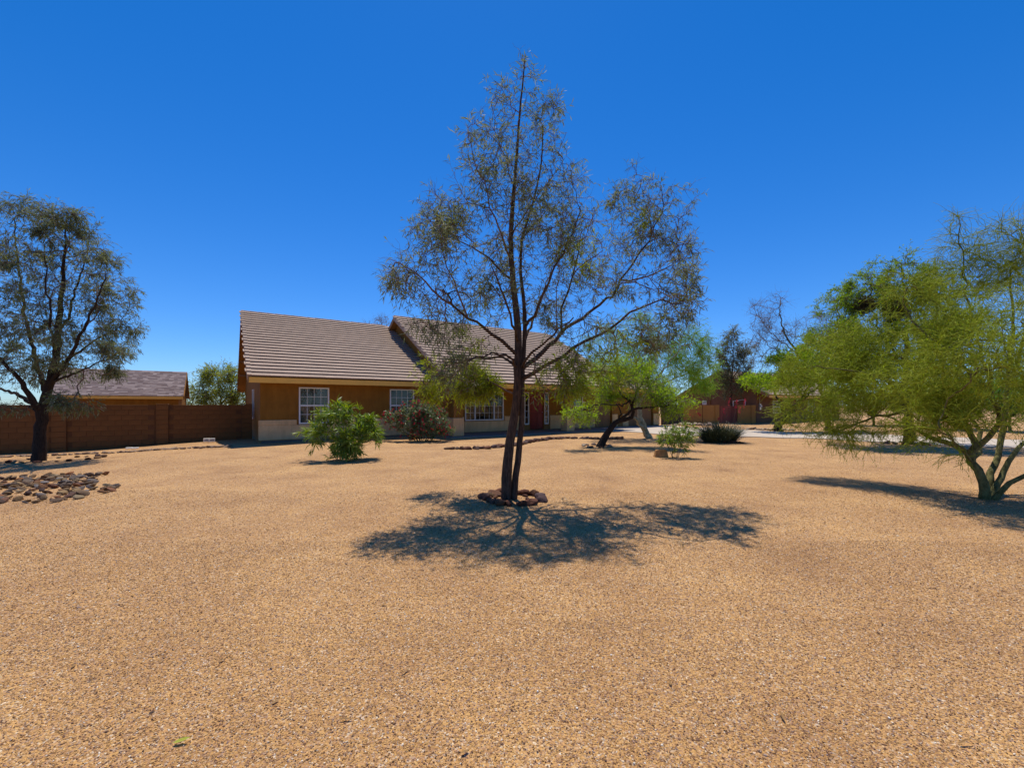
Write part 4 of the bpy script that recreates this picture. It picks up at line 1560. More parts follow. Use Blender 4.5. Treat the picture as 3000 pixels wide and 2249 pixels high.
# ---- central tree
cb = TC.copy()
main_limbs = [
    limb([(1483, 1470, 0), (1485, 1400, .0), (1488, 1350, .0), (1494, 1294, .02), (1502, 1249, .02), (1510, 1195, .02), (1514, 1158, .02), (1516, 1110, 0), (1518, 1040, 0), (1517, 960, 0), (1508, 880, .05), (1500, 790, .05), (1497, 700, 0), (1502, 600, -.05), (1512, 490, 0), (1520, 370, .05), (1530, 260, 0), (1538, 165, .03)], .094, .007, True, w=.003),
    limb([(1504, 1462, .02), (1511, 1396, .03), (1517, 1352, .04), (1523, 1294, .05), (1527, 1249, .06), (1530, 1195, .06), (1529, 1158, .06), (1530, 1110, .07), (1534, 1040, .1), (1537, 960, .12), (1535, 890, .15), (1526, 800, .2), (1530, 700, .25), (1560, 600, .3), (1585, 480, .35), (1590, 370, .3)], .060, .009, True, w=.003),
    limb([(1534, 1125, .08), (1590, 1082, -.15), (1680, 1022, -.45), (1770, 968, -.7), (1850, 915, -.9), (1930, 880, -1.0)], 0.0385, 0.0112),
    limb([(1533, 1090, .05), (1590, 1030, .25), (1640, 975, .4), (1700, 930, .6), (1760, 893, .75), (1810, 842, .85), (1835, 800, .9), (1875, 745, .95), (1920, 660, 1.0), (1945, 600, 1.0)], 0.0444, 0.0096),
    limb([(1820, 830, .85), (1900, 810, .9), (1970, 770, .9), (2020, 690, .9)], 0.0192, 0.0064),
    limb([(1640, 972, .4), (1646, 900, .3), (1665, 850, .2), (1690, 770, .1), (1700, 690, .1)], 0.0222, 0.0080),
    limb([(1516, 1062, 0), (1470, 1046, .3), (1400, 1050, .7), (1330, 1065, 1.0), (1290, 1085, 1.1)], 0.0252, 0.0096),
    limb([(1515, 1046, 0), (1470, 1000, -.25), (1420, 962, -.45), (1370, 930, -.6), (1320, 893, -.7), (1270, 852, -.8), (1215, 800, -.85), (1170, 770, -.9)], 0.0326, 0.0088),
    limb([(1370, 930, -.6), (1340, 860, -.7), (1310, 780, -.7), (1290, 690, -.7)], 0.0163, 0.0064),
    limb([(1527, 975, .1), (1562, 925, -.2), (1592, 868, -.4), (1622, 800, -.5), (1665, 710, -.6), (1700, 620, -.6)], 0.0266, 0.0080),
    limb([(1500, 820, 0), (1450, 778, .2), (1405, 735, .4), (1350, 705, .5), (1290, 640, .6)], 0.0207, 0.0064),
    limb([(1503, 770, 0), (1470, 690, -.3), (1440, 600, -.4), (1400, 500, -.5), (1380, 420, -.5)], 0.0178, 0.0056),
    limb([(1520, 1010, 0), (1500, 950, -.6), (1480, 870, -1.1), (1440, 780, -1.5)], 0.0266, 0.0080),
    limb([(1530, 1000, .1), (1560, 940, .7), (1590, 860, 1.2), (1620, 770, 1.6)], 0.0266, 0.0080),
    limb([(1532, 1070, .1), (1560, 1030, -.5), (1620, 985, -1.1), (1680, 930, -1.5)], 0.0266, 0.0080),
    limb([(1515, 1070, .0), (1480, 1040, -.6), (1420, 1040, -1.1), (1370, 1060, -1.35)], 0.0252, 0.0088),
    limb([(1498, 700, 0), (1540, 620, .0), (1600, 540, .1), (1650, 470, .1)], 0.0148, 0.0048),
    limb([(1507, 560, 0), (1480, 470, -.1), (1450, 380, -.2), (1440, 310, -.2)], 0.0111, 0.0040),
    limb([(1530, 700, .25), (1580, 640, .6), (1640, 590, .9)], 0.0148, 0.0056),
]
main_clumps = [
    (1535, 205, 28, 45, 0, .2, 4), (1470, 290, 48, 55, 0, .3, 6), (1500, 340, 70, 70, 0, .5, 11), (1590, 370, 55, 80, .2, .5, 10),
    (1420, 430, 70, 75, -.3, .6, 12), (1530, 460, 105, 85, 0, .8, 18), (1640, 480, 60, 70, .1, .6, 9),
    (1370, 580, 90, 85, -.2, .9, 18), (1500, 600, 110, 90, 0, 1.1, 24), (1650, 590, 90, 90, .2, 1.0, 22),
    (1290, 640, 60, 70, -.2, .6, 8), (1290, 740, 90, 80, -.4, .9, 18), (1180, 810, 48, 60, -.9, .5, 12), (1250, 850, 80, 60, -.8, .6, 14),
    (1420, 730, 110, 90, .1, 1.3, 26), (1560, 740, 110, 90, 0, 1.4, 26), (1700, 700, 90, 90, -.1, 1.2, 22),
    (1860, 560, 60, 75, 1.0, .6, 15), (1950, 620, 65, 90, 1.0, .6, 17), (2025, 570, 30, 45, .9, .3, 5), (1860, 690, 90, 80, .9, .7, 20), (1990, 740, 55, 80, .9, .5, 14),
    (1780, 800, 90, 80, .4, 1.1, 22), (1930, 830, 90, 75, 0, 1.0, 20), (2020, 860, 35, 60, -.4, .4, 6), (1990, 900, 45, 60, -.8, .4, 8),
    (1330, 870, 100, 80, -.3, 1.2, 22), (1470, 880, 100, 80, 0, 1.5, 20), (1620, 880, 100, 80, 0, 1.5, 20),
    (1270, 960, 80, 55, -.8, .6, 12), (1390, 990, 90, 60, -.4, 1.0, 12), (1850, 960, 110, 65, -.6, .8, 12), (1720, 990, 110, 70, -.6, 1.0, 11),
    (1290, 1090, 60, 60, .9, .5, 24), (1270, 1150, 50, 60, .8, .4, 22), (1340, 1170, 55, 60, .6, .45, 22), (1400, 1120, 55, 60, .3, .5, 14), (1350, 1080, 70, 50, -1.1, .5, 10),
    (1640, 1080, 90, 50, -.9, .6, 12), (1590, 1150, 50, 45, -.6, .5, 8), (1660, 1140, 60, 45, -.8, .5, 8), (1790, 1060, 90, 60, -.8, .6, 8), (1900, 1010, 70, 60, -.8, .5, 7),
]
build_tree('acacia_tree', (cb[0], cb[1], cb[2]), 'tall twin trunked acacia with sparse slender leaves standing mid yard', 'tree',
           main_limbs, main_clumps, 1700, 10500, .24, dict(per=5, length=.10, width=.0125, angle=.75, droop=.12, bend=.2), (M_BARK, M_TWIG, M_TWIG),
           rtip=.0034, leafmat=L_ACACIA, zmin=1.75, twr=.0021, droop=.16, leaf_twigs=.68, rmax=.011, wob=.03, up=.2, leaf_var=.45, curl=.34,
           extra=dict(mat=leaf_mat('sunlit_young_acacia_leaf', [(.15, .21, .02), (.24, .30, .03), (.30, .36, .06)], .5, .55, .2), at=[(1290, 1090, .8, .75), (1340, 1170, .7, .6), (1430, 880, .0, .35), (1690, 760, 0, .4), (1640, 1110, -.8, .55), (1790, 1050, -.8, .5), (1400, 1120, .3, .5), (1880, 640, .9, .25), (1390, 1010, -.5, .4)]))

# ---- left tree
lb = LT
left_limbs = [
    limb([(115, 1352, 0), (117, 1290, 0), (122, 1230, 0), (130, 1180, 0), (150, 1110, 0), (165, 1030, 0), (172, 940, 0), (182, 850, 0), (190, 740, 0), (195, 640, 0)], .175, .012, True, w=.01),
    limb([(122, 1215, 0), (95, 1170, -.3), (55, 1110, -.6), (10, 1060, -.9), (-60, 1000, -1.1)], .10, .02),
    limb([(118, 1210, 0), (70, 1165, .4), (20, 1145, .8), (-60, 1130, 1.2)], .075, .02),
    limb([(135, 1170, 0), (120, 1100, .3), (95, 1020, .6), (70, 900, .8), (50, 760, .9), (40, 640, .9)], .08, .014),
    limb([(145, 1135, 0), (190, 1070, -.3), (235, 980, -.6), (280, 890, -.8), (310, 800, -.9)], .075, .012),
    limb([(155, 1090, 0), (220, 1040, .5), (290, 990, .9), (370, 950, 1.2)], .05, .012),
    limb([(150, 1120, 0), (220, 1095, -.4), (285, 1065, -.6), (335, 1040, -.7)], .045, .012),
    limb([(165, 1000, 0), (210, 900, .3), (240, 790, .5), (260, 700, .5)], .045, .012),
    limb([(160, 1050, 0), (150, 960, -.8), (140, 860, -1.3), (130, 750, -1.5)], .05, .012),
    limb([(165, 1020, 0), (180, 930, .9), (190, 820, 1.4)], .045, .012),
]
left_clumps = [
    (50, 620, 55, 45, .6, .7, 12), (130, 645, 55, 50, .3, .8, 12), (205, 645, 50, 50, 0, .8, 14), (40, 730, 70, 80, .5, 1.2, 16), (140, 750, 90, 80, 0, 1.6, 24), (240, 720, 55, 60, .2, 1.0, 16),
    (300, 770, 45, 50, 0, .9, 11), (60, 850, 90, 80, 0, 1.8, 22), (180, 860, 100, 80, 0, 2.0, 24), (290, 870, 65, 70, 0, 1.3, 16), (350, 850, 30, 40, 0, .6, 6), (350, 950, 38, 45, .3, .8, 10),
    (60, 970, 100, 80, 0, 2.0, 20), (190, 980, 105, 65, 0, 2.1, 22), (280, 990, 65, 60, 0, 1.4, 13), (-60, 780, 80, 120, 0, 1.6, 14), (-80, 960, 100, 100, 0, 1.8, 14),
    (350, 1030, 35, 35, -.2, .7, 6), (270, 1070, 60, 35, -.2, 1.0, 9), (180, 1080, 80, 35, 0, 1.6, 10), (60, 1080, 90, 45, 0, 1.8, 12), (-40, 1100, 90, 55, 0, 1.6, 12),
    (20, 1200, 50, 24, -.7, .6, 8), (220, 1180, 55, 20, -.8, .5, 6),
]
build_tree('acacia_tree', (lb[0], lb[1], lb[2]), 'dense dark green acacia with single thick trunk in front of the block wall', 'tree',
           left_limbs, left_clumps, 1200, 9600, .30, dict(per=6, length=.11, width=.016, angle=.55, droop=.25, bend=.25), (M_MBARK, M_TWIG, M_TWIG),
           rtip=.0045, leafmat=L_ACACIA, zmin=1.6, twr=.0024, droop=.25, rmax=.016, thr=.03, wob=.035)

# ---- palo verde in the right foreground
pb = grd(2882, 1460)
pv_limbs = [
    limb([(2882, 1462, 0), (2872, 1405, 0), (2856, 1350, .05), (2835, 1325, .15), (2790, 1305, .4), (2735, 1285, .7), (2690, 1262, 1.0), (2640, 1235, 1.4), (2580, 1215, 1.8)], 0.0819, 0.0153, True),
    limb([(2858, 1355, .05), (2852, 1300, .1), (2830, 1262, .3), (2765, 1228, .6), (2685, 1206, 1.0), (2600, 1212, 1.4), (2510, 1240, 1.7), (2400, 1275, 1.8)], 0.0546, 0.0102),
    limb([(2895, 1455, .05), (2935, 1400, .2), (2965, 1330, .3), (3010, 1290, .4), (3090, 1230, .5)], 0.0585, 0.0170, True),
    limb([(2890, 1450, .15), (2905, 1390, .35), (2925, 1340, .5), (2930, 1280, .6), (2945, 1190, .7), (2960, 1080, .8), (2970, 940, .8), (2960, 800, .8)], 0.0624, 0.0127, True),
    limb([(2900, 1458, -.05), (2960, 1415, -.2), (3040, 1370, -.3), (3120, 1330, -.4)], 0.0546, 0.0170, True),
    limb([(2872, 1330, .05), (2900, 1280, .0), (2935, 1240, -.1), (2900, 1160, -.1), (2840, 1090, .0), (2760, 1020, .2), (2680, 940, .5), (2620, 850, .7)], 0.0468, 0.0102),
    limb([(2860, 1345, .1), (2875, 1290, .4), (2840, 1220, .8), (2790, 1150, 1.2), (2720, 1090, 1.6), (2620, 1040, 2.0), (2500, 1000, 2.4)], 0.0429, 0.0102),
    limb([(2935, 1260, .6), (2900, 1150, .9), (2870, 1020, 1.0), (2835, 880, 1.1), (2815, 760, 1.1), (2810, 640, 1.1)], 0.0351, 0.0068),
    limb([(2835, 1260, .3), (2780, 1190, .3), (2700, 1150, .5), (2600, 1110, .9), (2480, 1090, 1.3), (2390, 1070, 1.6)], 0.0351, 0.0085),
    limb([(2965, 1120, .8), (3000, 1000, .6), (3020, 860, .5), (3000, 700, .5)], 0.0351, 0.0085),
    limb([(2856, 1350, .05), (2800, 1290, -.3), (2740, 1260, -.5), (2680, 1250, -.6)], 0.0273, 0.0085),
    limb([(2680, 1206, 1.0), (2610, 1160, 1.3), (2530, 1130, 1.7), (2440, 1150, 2.0), (2370, 1190, 2.2)], 0.0203, 0.0068),
]
pv_clumps = [
    (2340, 1150, 60, 50, 2.3, .7, 9), (2350, 1080, 60, 45, 2.2, .7, 8), (2330, 1225, 60, 30, 2.1, .6, 8), (2440, 990, 60, 45, 2.2, .8, 8), (2850, 1010, 90, 90, -1.0, .8, 14), (2950, 1060, 90, 90, -1.2, .8, 14),
    (2400, 1180, 80, 60, 2.0, .8, 16), (2480, 1120, 100, 80, 1.6, 1.0, 24), (2600, 1110, 110, 90, 1.2, 1.2, 28), (2720, 1120, 110, 90, -.1, 1.3, 26), (2840, 1100, 100, 100, -.5, 1.4, 24),
    (2440, 1250, 90, 45, 1.8, .6, 14), (2560, 1260, 100, 40, 1.4, .7, 14), (2680, 1280, 90, 40, .6, .6, 8), (2500, 1320, 70, 30, 1.3, .4, 5), (2790, 1360, 40, 30, -.3, .3, 3),
    (2400, 1050, 70, 60, 2.0, .8, 10), (2520, 1020, 100, 60, 1.9, 1.0, 14), (2650, 980, 110, 90, 1.2, 1.2, 20), (2780, 960, 100, 100, .2, 1.3, 22), (2900, 950, 90, 110, -.2, 1.3, 22),
    (2640, 860, 60, 60, .8, .7, 8), (2820, 800, 60, 90, 1.1, .7, 12), (2815, 680, 35, 60, 1.1, .35, 5), (2870, 720, 45, 70, 1.0, .5, 6), (2930, 780, 60, 80, .8, .8, 12), (3000, 760, 60, 90, .5, .8, 14), (2920, 680, 50, 60, .6, .6, 7), (3010, 660, 50, 60, .5, .6, 8),
    (3000, 900, 80, 100, -.3, 1.2, 14), (3080, 1050, 100, 120, -.3, 1.4, 14), (2970, 1180, 110, 70, -.6, 1.4, 18), (2860, 1210, 90, 50, -.2, 1.2, 12), (3100, 1220, 80, 60, 0, 1.2, 6), (2740, 1220, 80, 45, -.2, .9, 12),
]
_, pvsk, pvpaths = build_tree('palo_verde_tree', (pb[0], pb[1], pb[2]), 'multi trunked green barked palo verde leaning over the gravel at the right edge', 'tree',
           pv_limbs, pv_clumps, 1500, 16500, .38, dict(per=3, length=.040, width=.009, angle=.7, droop=.1), (M_PVBARK, M_PVTWIG, M_PVTWIG),
           rtip=.0036, leafmat=L_PV, zmin=.75, twr=.0036, droop=.18, curl=.26, rmax=.011, nseg=5, bare_above=2.9, leaf_twigs=.85, wob=.035, up=.15, thr=.018)

# ---- leaning black mesquite
mb = MC
mq_limbs = [
    limb([(1755, 1310, 0), (1772, 1282, 0), (1792, 1250, 0), (1812, 1232, .05), (1832, 1228, .1), (1850, 1222, .15), (1857, 1205, .15), (1852, 1192, .15), (1846, 1175, .1), (1825, 1160, 0), (1812, 1140, -.1)], .165, .022, True, w=.008),
    limb([(1822, 1226, 0), (1840, 1210, -.1), (1850, 1200, -.1), (1868, 1195, -.2), (1895, 1193, -.4), (1930, 1190, -.6), (1975, 1185, -.8)], .062, .018),
    limb([(1850, 1190, .1), (1858, 1165, .2), (1868, 1140, .3), (1885, 1120, .4), (1910, 1105, .5)], .045, .015),
    limb([(1818, 1232, 0), (1816, 1210, .4), (1812, 1190, .6), (1790, 1165, .9)], .035, .012),
    limb([(1846, 1178, .1), (1820, 1188, -.5), (1780, 1185, -.9), (1720, 1195, -1.2), (1680, 1205, -1.3)], .035, .010),
    limb([(1846, 1175, .1), (1800, 1150, .8), (1760, 1140, 1.3)], .03, .010),
]
mq_clumps = [(1700, 1210, 50, 22, -1.2, .5, 10), (1720, 1165, 50, 30, -.6, .7, 8), (1760, 1120, 60, 30, 0, .9, 18), (1820, 1110, 60, 30, 0, 1.0, 22), (1880, 1110, 60, 35, .2, .9, 20), (1930, 1150, 50, 30, -.2, .8, 16),
             (1980, 1180, 45, 25, -.6, .6, 12), (1780, 1170, 50, 25, .4, .7, 10), (1890, 1170, 50, 22, 0, .7, 12), (1800, 1075, 60, 30, .2, .8, 12), (1880, 1070, 50, 28, .2, .8, 10), (1960, 1210, 30, 20, -.7, .4, 5)]
build_tree('mesquite_tree', (mb[0], mb[1], mb[2]), 'small mesquite with crooked black leaning trunk and bright green feathery crown', 'tree',
           mq_limbs, mq_clumps, 460, 4600, .38, dict(per=10, length=.055, width=.017, angle=1.0, droop=.0), (M_MBARK, M_GREYTWIG, M_GREYTWIG),
           rtip=.0045, leafmat=L_MESQ, zmin=.9, twr=.003, droop=.12, rmax=.014, thr=.02, wob=.04, up=.1)

# ---- blue green palo verde behind it
eb = grd(1905, 1284)
build_tree('palo_verde_tree', (eb[0], eb[1], eb[2]), 'pale trunked palo verde with airy blue green crown beside the driveway', 'tree',
           [limb([(1905, 1286, 0), (1893, 1262, 0), (1880, 1232, 0), (1872, 1190, 0), (1865, 1150, 0), (1862, 1090, 0), (1860, 1020, 0)], .17, .03, True),
            limb([(1893, 1262, 0), (1870, 1235, -.3), (1855, 1222, -.4)], .10, .06),
            limb([(1872, 1190, 0), (1910, 1130, -.5), (1960, 1060, -.8), (2010, 1000, -1)], .07, .015),
            limb([(1868, 1170, 0), (1930, 1130, .8), (2000, 1100, 1.3), (2060, 1080, 1.6)], .06, .015),
            limb([(1865, 1150, 0), (1810, 1080, .5), (1770, 1010, .8)], .06, .015),
            limb([(1870, 1180, 0), (1800, 1130, -.9), (1740, 1080, -1.2)], .05, .015)],
           [(1780, 1000, 70, 60, .5, 1.2, 16), (1860, 960, 60, 50, 0, 1.2, 14), (1860, 1050, 90, 60, 0, 1.6, 22), (1950, 1010, 80, 60, -.3, 1.5, 24), (2020, 1040, 70, 60, 0, 1.4, 24), (2070, 1090, 50, 45, .8, 1.1, 16),
            (1960, 1100, 90, 50, 0, 1.6, 24), (1760, 1080, 70, 50, -.6, 1.2, 12), (2030, 980, 40, 35, -.6, .8, 8), (2050, 1130, 50, 28, .6, .9, 10)],
           600, 6800, .46, dict(per=7, length=.08, width=.014, angle=.6, droop=.15), (M_PVPALE, M_PVTWIG, M_PVTWIG),
           rtip=.006, leafmat=L_PV2, zmin=1.4, twr=.0035, droop=.25, rmax=.02, thr=.03, wob=.05, step=.25)

# ---- slender dark tree in front of the guest house gable
fb = np.array([P(2140, 1186, 35.6)[0], 35.6, .05])
build_tree('acacia_tree', fb, 'slender dark acacia rising in front of the guest house gable', 'tree',
           [limb([(2140, 1240, 0), (2140, 1190, 0), (2143, 1130, 0), (2146, 1070, 0), (2148, 1020, 0), (2150, 965, 0)], .11, .015, True),
            limb([(2143, 1130, 0), (2120, 1080, 0), (2105, 1030, .2)], .05, .015), limb([(2144, 1110, 0), (2175, 1060, 0), (2185, 1010, -.2)], .05, .015),
            limb([(2143, 1150, 0), (2115, 1110, .3), (2095, 1060, .3)], .04, .015), limb([(2143, 1140, 0), (2180, 1100, -.2), (2200, 1060, -.2)], .04, .015)],
           [(2150, 985, 26, 26, 0, .7, 10), (2125, 1040, 40, 40, 0, 1.0, 16), (2180, 1035, 36, 40, 0, 1.0, 16), (2150, 1080, 50, 40, 0, 1.2, 16), (2105, 1100, 34, 40, 0, .9, 8), (2190, 1100, 28, 35, 0, .9, 8), (2140, 1140, 45, 25, 0, .8, 8)],
           330, 3600, .5, dict(per=6, length=.13, width=.028, angle=.5, droop=.2), (M_BARK, M_TWIG, M_TWIG),
           rtip=.007, leafmat=L_ACACIA, zmin=2.0, twr=.005, droop=.1, rmax=.03, thr=.04, wob=.05, step=.3)

# ---- low green mesquite right of the red yucca, over a leaning black trunk
hb = grd(2288, 1264)
build_tree('mesquite_tree', hb, 'broad bright green mesquite on a low leaning black trunk before the guest house', 'tree',
           [limb([(2288, 1266, 0), (2275, 1255, 0), (2300, 1225, .2), (2340, 1180, .3), (2370, 1130, .4), (2390, 1080, .4)], .22, .03, True),
            limb([(2300, 1225, .2), (2280, 1170, 0), (2250, 1120, -.3), (2220, 1110, -.5)], .08, .02), limb([(2340, 1180, .3), (2400, 1130, 1.2), (2460, 1090, 1.6)], .08, .02), limb([(2350, 1160, .3), (2320, 1090, -.6), (2300, 1040, -.8)], .07, .02)],
           [(2235, 1118, 50, 20, -.5, 1.2, 14), (2300, 1110, 60, 30, 0, 1.6, 20), (2370, 1090, 70, 40, 0, 1.8, 26), (2320, 1050, 50, 30, -.5, 1.4, 14), (2430, 1060, 70, 45, .5, 1.8, 22), (2480, 1110, 60, 45, 1, 1.6, 16), (2410, 1010, 60, 28, 0, 1.4, 14)],
           400, 6500, .45, dict(per=14, length=.08, width=.028, angle=.9, droop=.05), (M_MBARK, M_GREYTWIG, M_GREYTWIG),
           rtip=.007, leafmat=L_MESQ, zmin=1.4, twr=.004, droop=.1, rmax=.03, thr=.04, wob=.06, step=.3)

# ---- bare tree above it
gb = grd(2425, 1262)
build_tree('palo_verde_tree', gb, 'nearly bare grey branched tree fanning up against the sky behind the green mesquite', 'tree',
           [limb([(2425, 1264, 0), (2420, 1200, 0), (2400, 1130, 0), (2370, 1080, 0), (2335, 1030, 0), (2300, 980, 0), (2285, 920, 0), (2288, 870, 0)], .16, .012, True),
            limb([(2335, 1030, 0), (2290, 1000, .3), (2245, 960, .5), (2205, 900, .6)], .04, .01), limb([(2350, 1050, 0), (2300, 1040, -.4), (2250, 1010, -.6), (2205, 960, -.7)], .035, .01),
            limb([(2400, 1120, 0), (2420, 1050, .4), (2440, 990, .6), (2460, 930, .6)], .05, .012)],
           [(2240, 930, 50, 55, .3, .8, 16), (2285, 890, 25, 45, 0, .5, 8), (2250, 1010, 50, 45, 0, 1, 14), (2310, 980, 40, 50, 0, .9, 10), (2340, 970, 30, 50, .1, .8, 7), (2440, 930, 45, 40, .5, .8, 8), (2400, 960, 40, 40, 0, .8, 8), (2230, 1070, 40, 30, 0, .8, 8)],
           330, 2300, .55, None, (M_PVBARK, M_GREYTWIG, M_GREYTWIG), rtip=.0075, zmin=2.2, twr=.0045, droop=-.05, curl=.14, rmax=.03, thr=.05, wob=.05, step=.3, up=.05)

# ---- large mesquite behind the palo verde
ib = np.array([TR[0], TR[1], TR[2]])
_, isk, _ = build_tree('mesquite_tree', ib, 'large feathery green mesquite with straight black trunk behind the palo verde', 'tree',
           [limb([(2660, 1302, 0), (2660, 1250, 0), (2655, 1180, 0), (2650, 1110, 0), (2655, 1030, 0), (2660, 940, 0), (2650, 850, 0), (2640, 770, 0)], .19, .02, True),
            limb([(2655, 1180, 0), (2600, 1110, -.5), (2540, 1050, -.8), (2480, 1010, -1.2), (2420, 990, -1.4)], .09, .018), limb([(2655, 1160, 0), (2720, 1090, .5), (2790, 1020, .8), (2850, 930, 1)], .09, .018),
            limb([(2652, 1090, 0), (2600, 1000, .5), (2560, 920, .8), (2550, 830, .8)], .06, .015), limb([(2650, 1110, 0), (2710, 1020, -.8), (2740, 920, -1.2), (2760, 830, -1.4)], .06, .015), limb([(2656, 1000, 0), (2610, 920, -.9), (2580, 840, -1.2)], .05, .015),
            limb([(2655, 1150, 0), (2640, 1090, 1.2), (2620, 1040, 2)], .06, .015), limb([(2655, 1150, 0), (2660, 1100, -1.2), (2640, 1060, -2)], .06, .015)],
           [(2630, 775, 45, 35, 0, .8, 5), (2570, 810, 60, 40, .3, 1.2, 9), (2690, 810, 70, 45, -.3, 1.3, 10), (2520, 860, 70, 45, .2, 1.4, 18), (2620, 880, 80, 50, 0, 1.8, 20), (2740, 860, 80, 60, -.3, 1.8, 18), (2440, 900, 45, 35, .2, 1, 8),
            (2450, 990, 70, 45, -.5, 1.5, 20), (2550, 980, 80, 50, 0, 2.0, 22), (2680, 980, 90, 60, 0, 2.2, 20), (2800, 960, 80, 60, .3, 1.8, 16), (2480, 1060, 80, 45, -.3, 1.8, 20), (2600, 1070, 90, 45, 0, 2.2, 20), (2740, 1070, 90, 50, .2, 2.0, 16)],
           760, 10500, .40, dict(per=11, length=.075, width=.023, angle=.9, droop=.05), (M_MBARK, M_TWIG, M_GREYTWIG),
           rtip=.006, leafmat=L_MESQ2, zmin=1.6, twr=.0032, droop=.1, rmax=.022, thr=.035, wob=.055, step=.25)
# mistletoe balls hanging in its crown
for px, py, r_, dy, lab in ((2530, 895, .42, -.6, 'brown green mistletoe ball hanging left in the large mesquite crown'), (2622, 915, .50, -.4, 'bigger brown green mistletoe ball right in the large mesquite crown')):
    c = P(px, py, ib[1] + dy)
    o = empty('mistletoe', tuple(c), label=lab, cat='mistletoe')
    n = 900
    d = unit(rng.normal(size=(n, 3)))
    pth = twig_paths(np.repeat(c[None], n, 0) + d * .03, d, r_ * rng.uniform(.55, 1.0, n), 4, .2, .15)
    V, F = tube_mesh(pth, .004, .0025)
    add_np('stems', [(V, [F])], M_STEM, o)
    V, Q, T3 = leaves_on(pth, 5, .06, .022, .6, .1)
    add_np('leaves', [(V, [Q, T3])], L_MISTLE, o)

# ---- pale palo verde behind the block wall
kb = np.array([P(640, 1186, 30)[0], 30.0, -.1])
build_tree('palo_verde_tree', kb, 'pale yellow green palo verde showing above the block wall left of the house', 'tree',
           [limb([(655, 1250, 0), (650, 1190, 0), (640, 1140, 0), (635, 1090, 0)], .12, .02, True), limb([(652, 1200, 0), (610, 1160, 0), (585, 1120, .3)], .06, .02), limb([(650, 1180, 0), (690, 1130, 0), (700, 1090, -.3)], .06, .02), limb([(660, 1250, .5), (675, 1180, .6), (678, 1110, .6)], .08, .02, True)],
           [(610, 1110, 36, 30, 0, 1.2, 14), (650, 1100, 40, 32, 0, 1.4, 16), (690, 1110, 34, 35, 0, 1.4, 14), (590, 1160, 40, 30, 0, 1.3, 18), (650, 1160, 50, 28, 0, 1.6, 20), (705, 1160, 34, 30, 0, 1.4, 16), (600, 1190, 50, 15, 0, 1.4, 12)],
           420, 3800, .55, dict(per=8, length=.11, width=.03, angle=.6, droop=.1), (M_PVBARK, M_GREYTWIG, M_GREYTWIG),
           rtip=.007, leafmat=leaf_mat('yellow_palo_leaf', [(.20, .26, .06), (.30, .33, .04), (.18, .25, .09)], .5), zmin=1.2, twr=.0045, droop=.05, rmax=.03, thr=.05, wob=.05, step=.3)

# ---- bare twigs peeping over the roof
tb = np.array([P(1120, 1186, 44)[0], 44.0, 0.0])
build_tree('bare_tree', tb, 'bare grey tree whose top twigs show over the ridge between both roofs', 'tree',
           [limb([(1125, 1240, 0), (1122, 1100, 0), (1120, 1000, 0), (1118, 945, 0)], .16, .02, True), limb([(1122, 1050, 0), (1090, 980, 0), (1072, 945, 0)], .05, .015), limb([(1122, 1040, 0), (1135, 980, 0), (1128, 935, 0)], .05, .015)],
           [(1120, 945, 26, 22, 0, 1.0, 12), (1085, 955, 22, 18, 0, .8, 6), (1110, 985, 40, 30, 0, 1.2, 8)],
           130, 700, .6, None, (M_MBARK, M_GREYTWIG, M_GREYTWIG), rtip=.009, zmin=4, twr=.006, droop=-.05, curl=.12, rmax=.04, thr=.06, wob=.05, step=.35)

# ---- trees further off at the right
far = [((2800, 1186, 27), [(2740, 1150, 50, 34), (2800, 1130, 60, 44), (2860, 1150, 60, 34), (2800, 1190, 80, 26)], L_PV, 'olive bush tree beyond the driveway behind the palo verde trunks', M_PVBARK),
       ((2960, 1186, 25), [(2920, 1150, 60, 44), (2990, 1120, 70, 55), (3060, 1140, 70, 50), (2980, 1190, 80, 26)], L_PV2, 'grey green bush tree at the far right beyond the driveway', M_PVBARK),
       ((2560, 1186, 31), [(2500, 1170, 60, 30), (2560, 1150, 60, 36), (2620, 1170, 60, 30), (2560, 1195, 80, 18)], L_PV, 'dull olive desert bush right of the guest house', M_PVBARK),
       ((2690, 1186, 40), [(2650, 1160, 50, 26), (2710, 1150, 50, 30), (2690, 1185, 70, 20)], L_MESQ, 'distant green desert bush seen between the mesquite trunk and palo verde', M_MBARK)]
for (px, py, Y), cl, lm, lab, bk_ in far:
    b0 = P(px, py, Y); b0[2] = g1(b0[0], b0[1])
    yb = HORIZON + (CAMZ - b0[2]) / Y * FPX
    build_tree('desert_bush', b0, lab, 'bush',
               [limb([(px, yb, 0), (px, 1215, 0), (px + 4, 1170, 0)], .09, .03, True), limb([(px, 1225, 0), (px - 40, 1190, .4), (px - 60, 1160, .6)], .05, .02), limb([(px, 1225, 0), (px + 40, 1185, -.4), (px + 60, 1155, -.6)], .05, .02)],
               [(a, b, c, d, 0, 1.6, 10) for a, b, c, d in cl], 300, 4200, .5, dict(per=7, length=.11, width=.03, angle=.7, droop=.1), (bk_, M_GREYTWIG, M_STEM),
               rtip=.007, leafmat=lm, zmin=.3, twr=.005, droop=.1, rmax=.03, thr=.04, wob=.05, step=.3)

# ------------------------------------------------------------------ shrubs
def shrub(name, base, label, cat, stems, clumps, nt_, tw, twl, leaf, lm, rtip=.003, **kw):
    return build_tree(name, base, label, cat, stems, clumps, nt_, tw, twl, leaf, (M_STEM, M_STEM, M_STEM), rtip=rtip, leafmat=lm, zmin=.05, rmax=.02, **kw)


